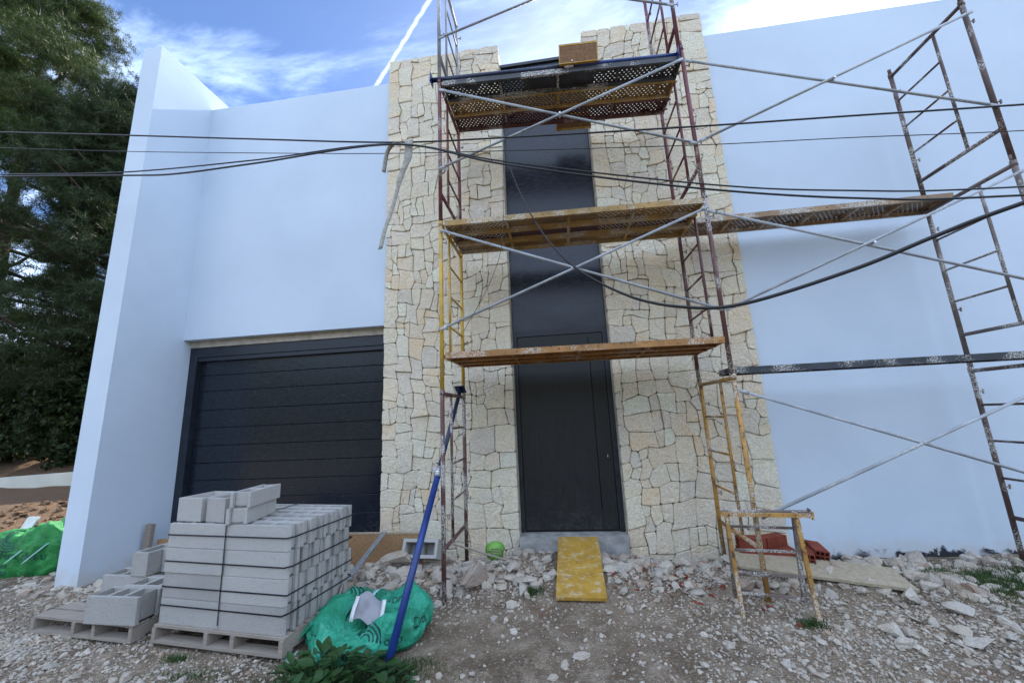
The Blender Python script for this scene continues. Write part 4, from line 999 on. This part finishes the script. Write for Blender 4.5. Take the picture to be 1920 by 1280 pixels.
mb = MB(); P = catmull([(-.42, -.10, .16), (-.50, -.20, .09), (-.47, -.31, .02), (-.40, -.37, .015), (-.39, -.30, .05)], 6); mb.ribbon(P, .035, .003, (.5, .6, .4)); part('lifting_loop', mb, 'webbing', gb, True)
mb = MB(); P = catmull([(.02, .30, .22), (-.03, .22, .25), (-.06, .14, .20), (-.07, .06, .13)], 6); mb.ribbon(P, .035, .003, (1, 0, .1)); part('lifting_loop', mb, 'webbing', gb, True)
# flap folded outwards at the left
vs = []; n = 12
for i in range(n + 1):
    for j in range(8):
        u, v = i / n, j / 7
        vs.append((-.40 + .26 * u + .03 * math.sin(5 * v + 3 * u), .05 - .30 * v + .05 * u, .20 + .09 * math.sin(math.pi * u) - .10 * v * v + .018 * math.sin(9 * u + 4 * v)))
fs = [(i * 8 + j, (i + 1) * 8 + j, (i + 1) * 8 + j + 1, i * 8 + j + 1) for i in range(n) for j in range(7)]
mb = MB(); mb.add(vs, fs); part('bag_flap', mb, 'bag', gb, True)
t = thing('plastic_sheet', 'crumpled grey sheet with white edges sticking out of the green bag', 'sheet', (-1.60, 3.16, gz(-1.6, 3.2) + .12))
mb = MB(); vs = []
for i in range(9):
    for j in range(7): u, v = i / 8, j / 6; vs.append((-.10 + .22 * u, -.05 + .10 * v + .04 * math.sin(3 * u), .02 + .15 * v + .03 * math.sin(4 * u + 1) + .015 * math.sin(9 * u + 5 * v)))
mb.add(vs, [(i * 7 + j, (i + 1) * 7 + j, (i + 1) * 7 + j + 1, i * 7 + j + 1) for i in range(8) for j in range(6)]); part('sheet', mb, 'greysheet', t, True)
for i in (0, 8):
    mb = MB(); pts = [Vector(vs[i * 7 + j]) + Vector((0, -.006, .004)) for j in range(7)]; mb.ribbon(pts, .03, .004, (1, 0, 0)); part('white_edge', mb, 'dirtyplastic', t, True)
for k in range(9):
    a = random.uniform(0, 6.28); s = random.uniform(.05, .08); o = link('rock', RK[k % 8], None, (-1.54 + .026 * k, 3.27 + .08 * math.sin(a), gz(-1.6, 3.2) + .14 + .02 * (k % 3)), (random.random() * 3, random.random(), random.random() * 6), (s, s, s)); tag(o, f'{ORD[k]} of the pale rubble pieces inside the open green bag', 'rock', 'rubble in the green bag')
b2o = thing('rubble_bag', 'leaf-green rubble bag at the left edge, left of the fin wall', 'bag', (-6.75, 4.75, gz(-6.75, 4.6) - .02), group='green rubble bags')
prof2 = [(.90, 0), (1.0, .12), (1.02, .38), (1.0, .66), (.92, .9), (.78, 1.0), (.5, .97), (.05, .92)]
b2 = bag_surface(.68, .44, .42, 5, prof2, 200, None, .5); part('bag_cloth', b2, 'bag2', b2o, True)
for txt, sz, org, dr in (('ldoro  elrou', .13, (.10, -.3, .21), (.25, .95, -.1)), ('e 464', .075, (-.12, -.3, .11), (.25, .95, -.1)), ('2 270', .075, (-.12, -.3, .03), (.25, .95, -.1))):
    project(text_mesh(txt, sz), b2, org, dr, (0, 0, 1), b2o)
project(arcs_mesh((.06, .09, .12, .15), .014, 2.4, 5.4), b2, (-.10, -.2, .36), (.2, .8, -.4), (0, 0, 1), b2o)
for xx in (.05, .30):
    mb = MB(); P = catmull([(xx + .22, -.22, .52), (xx + .12, -.38, .42), (xx + .02, -.46, .30), (xx - .08, -.50, .20)], 6); mb.ribbon(P, .035, .003, (.9, .2, .3)); part('lifting_loop', mb, 'webbing', b2o, True)
mb = MB(); mb.add([(0, 0, 0), (.16, .02, .02), (.2, .06, .16), (.05, .04, .17)], [(0, 1, 2, 3)]); mb.add([(0, .02, 0), (.16, .04, .02), (.2, .08, .16), (.05, .06, .17)], [(3, 2, 1, 0)]); tag(part('paper_sack', mb, 'dirtyplastic', None, loc=(-7.45, 4.75, gz(-7.4, 4.7) + .42)), 'white scrap of sack on top of the left green bag', 'scrap')
mb = MB(); P = catmull([(0, 0, 0), (.06, .1, .16), (.16, .2, .30), (.35, .3, .40)], 6); mb.ribbon(P, .07, .004, (.2, .8, .1)); tag(part('green_strap', mb, 'bag2', None, True, loc=(-8.25, 6.0, gz(-8.2, 6.0))), 'green strap sticking out of the brown soil beside the fin wall', 'strap')

# lime basket
t = thing('plastic_basket', 'lime green plastic basket lying against the left pillar foot', 'basket', (-.80, 4.40, gz(-.8, 4.4) + .09), (math.radians(-62), 0, math.radians(12)))
mb = MB(); n = 20; vs = []
for z, r_ in ((0, .086), (.07, .098), (.07, .106), (.078, .106), (.078, .092), (0.004, .080)):
    for k in range(n): a = 2 * math.pi * k / n; vs.append((r_ * math.cos(a), r_ * math.sin(a), z))
mb.add(vs, [(i * n + k, i * n + (k + 1) % n, (i + 1) * n + (k + 1) % n, (i + 1) * n + k) for i in range(5) for k in range(n)]); part('rim', mb, 'limegreen', t, True)
for k in range(-3, 4):
    y = k * .021; hx = math.sqrt(max(0, .080 ** 2 - y * y)); mb = MB(); mb.box((-hx, y - .005, .0045), (hx, y + .005, .010)); part('slat', mb, 'limegreen', t)
mb = MB(); mb.tube((0, 0, 0), (.62, -.22, -.09), .011, 8, .009); tag(part('wooden_stick', mb, 'pallet', None, loc=(-1.28, 4.45, .27)), 'thin wooden stick lying on rubble left of the lime basket', 'stick')

# ------------------------------------------------------------------ low wall, trees, hedge
mb = MB(); mb.add([(-24, 9.0, -.5), (-7.5, 9.2, -.5), (-7.5, 9.2, .90), (-24, 9.0, .28), (-24, 9.25, -.5), (-7.5, 9.45, -.5), (-7.5, 9.45, .90), (-24, 9.25, .28)], [(0, 1, 2, 3), (5, 4, 7, 6), (3, 2, 6, 7), (0, 3, 7, 4), (1, 5, 6, 2)])
tag(part('garden_wall', mb, 'creamwall', None), 'low cream garden wall behind the brown soil at far left', 'wall')

def needles(centres, spread, count, length, width, r):
    """tufts of long narrow blades"""
    n = len(centres); C_ = np.repeat(np.asarray(centres), count, 0); m = len(C_)
    base = C_ + r.normal(0, spread, (m, 3)) * np.array([1, 1, .75])
    d = r.normal(0, 1, (m, 3)); d[:, 2] += .35; d /= np.linalg.norm(d, axis=1)[:, None]
    s = np.cross(d, r.normal(0, 1, (m, 3))); s /= np.linalg.norm(s, axis=1)[:, None]
    L = length * r.uniform(.6, 1.3, (m, 1)); w = width * r.uniform(.7, 1.3, (m, 1))
    V = np.stack([base - s * w / 2, base + s * w / 2, base + d * L], 1)
    return V.reshape(-1, 3)
def tri_obj(name, V, mat, parent):
    n = len(V) // 3; me = bpy.data.meshes.new(name); me.from_pydata(V.tolist(), [], np.arange(n * 3).reshape(-1, 3).tolist()); me.materials.append(M[mat]); me.update()
    return link(name, me, parent)
def pine(label, base, H, R, z_lo, seed, mat, ntuft):
    r = np.random.default_rng(seed); t = thing('pine_tree', label, 'tree', base, group='pine trees')
    tr = MB(); P = catmull([(0, 0, -.5), (.15, .1, H * .25), (-.1, .2, H * .55), (.1, 0, H * .95)], 6); tr.sweep(P, [.34 * (1 - .85 * i / (len(P) - 1)) for i in range(len(P))], 10); part('trunk', tr, 'bark', t, True)
    cents = []; limbs = MB()
    for k in range(64):
        f = r.random() ** .8; z = z_lo + (H - z_lo) * f; a = r.uniform(0, 6.28); u = (z - z_lo) / (H - z_lo)
        rad = R * (1.0 - u ** 1.9 * .75) * (.55 + .45 * min(1, u * 5 + .3)) * r.uniform(.65, 1.12)
        e = Vector((rad * math.cos(a), rad * math.sin(a), z + rad * r.uniform(-.05, .28))); s = Vector((0, 0, z - rad * .12)); m_ = (s + e) / 2 + Vector((0, 0, -.1 * rad))
        limbs.sweep(catmull([s, m_, e], 3), [.085, .075, .065, .055, .045, .035, .02], 5)
        for _ in range(7):
            g = r.uniform(.45, 1.05); c = s.lerp(e, g) + Vector(r.normal(0, 1, 3).tolist()) * (.12 * rad + .22)
            cents.append((c.x, c.y, c.z, r.uniform(.35, .75)))
    part('limbs', limbs, 'bark', t, True)
    C_ = np.array(cents); idx = r.integers(0, len(C_), ntuft)
    tp = C_[idx, :3] + r.normal(0, 1, (ntuft, 3)) * C_[idx, 3:4] * np.array([.62, .62, .34])
    tri_obj('crown', needles(tp, .06, 44, .25, .015, r), mat, t)
pine('tall pine tree filling the upper left corner beyond the low wall', (-19.6, 10.4, .8), 18.6, 5.0, 3.0, 3, 'pine', 8600)
pine('darker pine tree just left of the white fin wall', (-15.2, 11.6, .8), 13.8, 3.7, 2.0, 8, 'pine2', 8200)
def hedge_leaves(name, label, cx, cy, cz, rx, ry, rz, n, seed):
    r = np.random.default_rng(seed); t = thing(name, label, 'shrub', (cx, cy, gz(cx, cy)), group='shrubs behind the low wall')
    d = r.normal(0, 1, (n, 3)); d /= np.linalg.norm(d, axis=1)[:, None]; rad = r.uniform(.55, 1.05, (n, 1)) * (1 + .25 * np.sin(d[:, :1] * 7 + seed) * np.cos(d[:, 2:3] * 6))
    P = d * rad * np.array([rx, ry, rz]) + np.array([0, 0, cz]); tri_obj('foliage', needles(P, .05, 5, .14, .09, r), 'hedge', t)
    mb = MB()
    for _ in range(5): a = r.uniform(0, 6.28); mb.tube((0.1 * math.cos(a), .1 * math.sin(a), -.1), (rx * .6 * math.cos(a), ry * .6 * math.sin(a), cz * 1.1), .04, 6, .015)
    part('stem', mb, 'bark', t)
hedge_leaves('evergreen_shrub', 'dark evergreen shrub behind the low wall, nearest the fin wall', -12.4, 10.9, 1.9, 1.9, 1.3, 2.2, 6500, 1)
hedge_leaves('evergreen_shrub', 'dark evergreen shrub behind the low wall, middle one', -15.3, 11.0, 1.8, 2.0, 1.3, 2.1, 6500, 2)
hedge_leaves('evergreen_shrub', 'dark evergreen shrub behind the low wall at the left edge', -18.4, 11.0, 1.8, 2.1, 1.3, 2.1, 6500, 3)

# ------------------------------------------------------------------ weeds and grass
leaf = MB(); n = 6; vs = []
for i in range(n + 1):
    u = i / n; w = .5 * math.sin(math.pi * min(1, u * .96 + .04)) ** .8 * (1 - .35 * u)
    for s_ in (-1, 0, 1): vs.append((s_ * w * .62, u, -.18 * u * u + (.07 * abs(s_) if s_ else 0) + .02 * math.sin(9 * u + s_)))
leaf.add(vs, [(i * 3 + k, i * 3 + k + 1, (i + 1) * 3 + k + 1, (i + 1) * 3 + k) for i in range(n) for k in range(2)])
leaf_me = leaf.mesh('leaf', 'weed', True)
def weed(label, x, y, n, R_, smin, smax, hh, seed):
    r = random.Random(seed); t = thing('weed_plant', label, 'plant', (x, y, gz(x, y)), group='leafy weeds')
    mb = MB(); spots = []
    for k in range(n):
        a = r.uniform(0, 6.28); rad = R_ * math.sqrt(r.random()); h = hh * r.uniform(.35, 1) * (1.1 - .5 * rad / R_)
        p = Vector((rad * math.cos(a) * 1.3, rad * math.sin(a) * .75, h)); spots.append((p, a)); mb.tube((p.x * .35, p.y * .35, 0), p, .0035, 5, .002)
    part('stems', mb, 'weed', t)
    for p, a in spots:
        s = r.uniform(smin, smax); link('leaf', leaf_me, t, p, (r.uniform(-.3, .75), r.uniform(-.35, .35), a - math.pi / 2 + r.uniform(-.7, .7)), (s, s, s))
weed('broad-leaved dark green weed in front of the green bag', -1.52, 2.62, 150, .28, .055, .125, .24, 2)
weed('small leafy weed at the right of the prop foot', -1.20, 2.66, 26, .12, .045, .08, .10, 5)
def blades(pts, h, w, r):
    n = len(pts); z = ground_z(pts[:, 0], pts[:, 1]); b = np.column_stack([pts, z]); d = np.column_stack([r.normal(0, .45, n), r.normal(0, .45, n), np.ones(n)]); d /= np.linalg.norm(d, axis=1)[:, None]
    s = np.column_stack([r.normal(0, 1, n), r.normal(0, 1, n), np.zeros(n)]); s /= np.linalg.norm(s, axis=1)[:, None]; L = h * r.uniform(.4, 1.2, (n, 1))
    return np.stack([b - s * w / 2, b + s * w / 2, b + d * L], 1).reshape(-1, 3)
r = np.random.default_rng(4); G = []
def gp(cx, cy, sx, sy, n, h, w=.006): G.append(blades(np.column_stack([r.normal(cx, sx, n), np.minimum(r.normal(cy, sy, n), 4.76)]), h, w, r))
gp(3.95, 4.02, .34, .16, 5200, .085); gp(4.5, 3.75, .5, .2, 3000, .08); gp(3.4, 4.15, .18, .1, 1100, .06); gp(-.36, 3.80, .055, .03, 420, .05); gp(1.72, 3.43, .05, .03, 320, .05); gp(-1.88, 2.78, .09, .06, 620, .06)
gp(-2.62, 2.68, .13, .04, 340, .035); gp(-2.9, 2.86, .05, .02, 220, .05); gp(-1.15, 2.8, .1, .08, 620, .05); gp(-9.2, 7.4, .7, .3, 900, .3, .02); gp(3.6, 3.9, .3, .2, 700, .05); gp(-1.5, 2.62, .3, .1, 900, .05)
tri_obj('grass', np.concatenate(G), 'grass', None); tag(bpy.data.objects['grass'], 'short green grass tufts at the right and around the bag', 'grass', kind='stuff')
